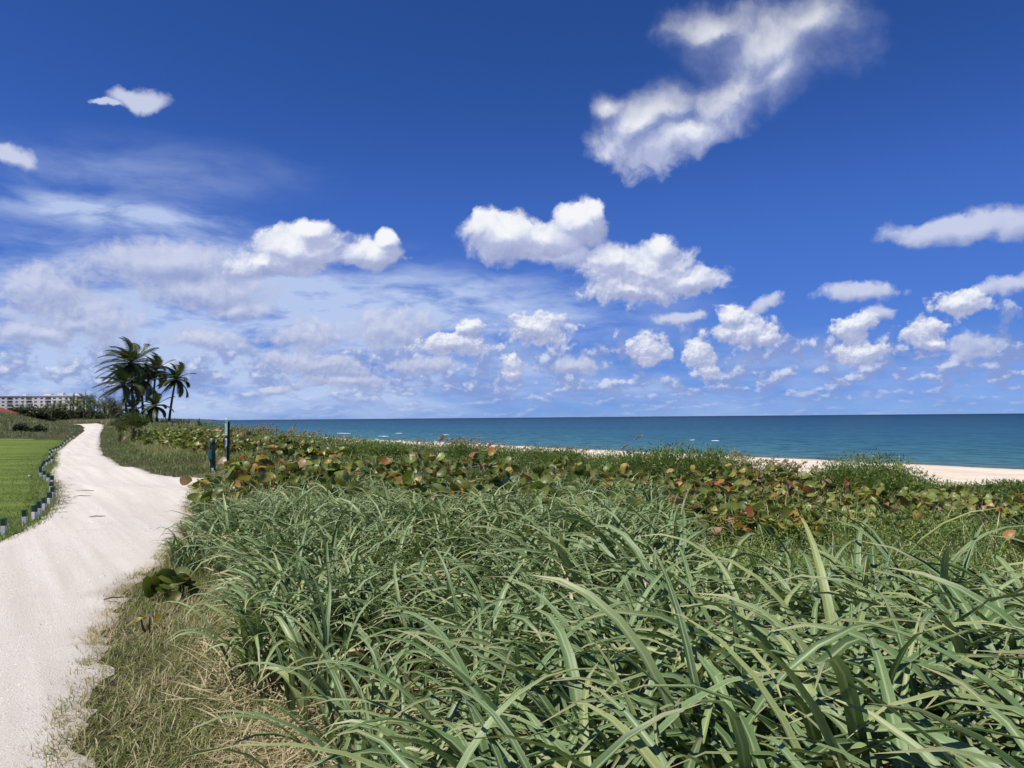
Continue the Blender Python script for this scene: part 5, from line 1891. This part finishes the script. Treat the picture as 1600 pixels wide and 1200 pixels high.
    D = 1700.0
    k = 60
    for j in range(k + 1):
        u = j / k
        px_ = 215 + 130 * u
        x = (px_ - 800) / FPX * D
        top = (zof(654.2 + 1.2 * math.sin(j * 1.7) * 0.4, px_, D)) * (1 - u ** 3) + (SEA_Z - 0.3) * u ** 3 + random.uniform(-0.6, 0.6) * (1 - u)
        V += [(x, D, SEA_Z - 1), (x, D + 30, top), (x, D + 120, top * 0.9), (x, D + 160, SEA_Z - 1)]
    for j in range(k):
        for q in range(3):
            a = j * 4 + q
            F.append((a, a + 4, a + 5, a + 1))
    tag(simple('headland', V, F, hm, smooth=False), 'low wooded point far along the coast', 'headland', kind='structure')


build_buildings()


# ------------------------------------------------------------------ small things on the track and lawn
def build_small():
    # loose shell and stones
    x, y, d = scatter_view(22000, 2.2, 14, -0.75, -0.2, 1.4)
    keep = on_path(x, y, 0.0)
    x, y, d = x[keep], y[keep], d[keep]; N = len(x)
    r = RNG.uniform(0.002, 0.0055, N) * (1 + 0.05 * d) * (1 + (RNG.random(N) < 0.04) * 1.0)
    oct_ = np.array([(1, 0, 0), (0, 1, 0), (-1, 0, 0), (0, -1, 0), (0, 0, 0.7), (0, 0, -0.7)])
    a = RNG.uniform(0, 6.28, N)
    rot = np.stack([np.stack([np.cos(a), -np.sin(a), 0 * a], 1), np.stack([np.sin(a), np.cos(a), 0 * a], 1), np.stack([0 * a, 0 * a, 1 + 0 * a], 1)], 1)
    P = ground3(x, y, 0.045)
    s, n = sn(x, y); u = (n - n_left(s)) / (n_right(s) - n_left(s))
    P[:, 2] = path_z(x, y, u)
    V = (np.einsum('nij,kj->nki', rot, oct_) * (r[:, None, None] * RNG.uniform(0.6, 1.3, (N, 6, 1))) + P[:, None]).reshape(-1, 3)
    f = np.array([(0, 1, 4), (1, 2, 4), (2, 3, 4), (3, 0, 4), (1, 0, 5), (2, 1, 5), (3, 2, 5), (0, 3, 5)])
    F = ((np.arange(N) * 6)[:, None, None] + f[None]).reshape(-1, 3)
    m, t, out = mat('loose_shell')
    c = t.ramp(attr(t, 'tint'), [(0, (0.34, 0.29, 0.26)), (0.2, (0.55, 0.49, 0.45)), (1, (0.78, 0.74, 0.70))])
    t.l.new(principled(t, c, 0.85, 0.15), out.inputs[0])
    tag(link('loose_shell', new_mesh('loose_shell', V, F, {'tint': np.repeat(RNG.random(N), 6)}, False, m)), 'loose crushed shell and stones on the track', 'gravel', kind='stuff')
    # dark litter drifted against the inner edge of the track
    pts = []
    for _ in range(420):
        px, py = random.gauss(97, 10), random.gauss(775, 16)
        pts.append(ground(px, py))
    P = np.array([(a, b, float(h(a, b)) + 0.03) for a, b in pts]); n = len(P)
    V, F, A = blades(P, RNG.uniform(0, 6.28, n), RNG.uniform(0.06, 0.22, n), RNG.uniform(0.01, 0.02, n), 1.45, 0.1, 3, 0, 0.4, tint=0.1, mid=False)
    tag(link('leaf_litter', new_mesh('leaf_litter', V, F, A, True, M['twig'])), 'brown leaf litter drifted beside the marker posts', 'litter', kind='stuff')
    for px, py, L, a, lab in [(178, 944, 0.16, 0.5, 'dark twig lying at the verge edge on the white track'), (133, 770, 0.5, 2.9, 'thin dark stick lying across the track near the marker posts'),
                              (128, 779, 0.35, 0.1, 'short flat stick on the track close to the litter'), (152, 812, 0.25, 0.3, 'small dark twig in the middle of the track')]:
        x, y = ground(px, py)
        z = float(h(x, y)) + 0.05
        V = []; F = []
        tube(V, F, [(-L / 2, 0, 0), (-L * .1, L * .05, 0.012), (L * .2, -.01, 0.008), (L / 2, L * .08, 0.004)], [0.006, 0.009, 0.008, 0.003], 5)
        o = simple('fallen_twig', V, F, M['twig'], None, True, (x, y, z)); o.rotation_euler = (0, 0, a)
        tag(o, lab, 'twig', 'twigs fallen on the track')
    # ball on the lawn
    x, y = ground(46, 746.5)
    bpy.ops.mesh.primitive_ico_sphere_add(subdivisions=3, radius=0.034, location=(x, y, float(h(x, y)) + 0.046))
    o = bpy.context.object; o.name = 'golf_ball'
    o.data.materials.append(M['white_paint'])
    for p in o.data.polygons: p.use_smooth = True
    tag(o, 'small white golf ball lying on the mown lawn', 'golf ball')


build_small()
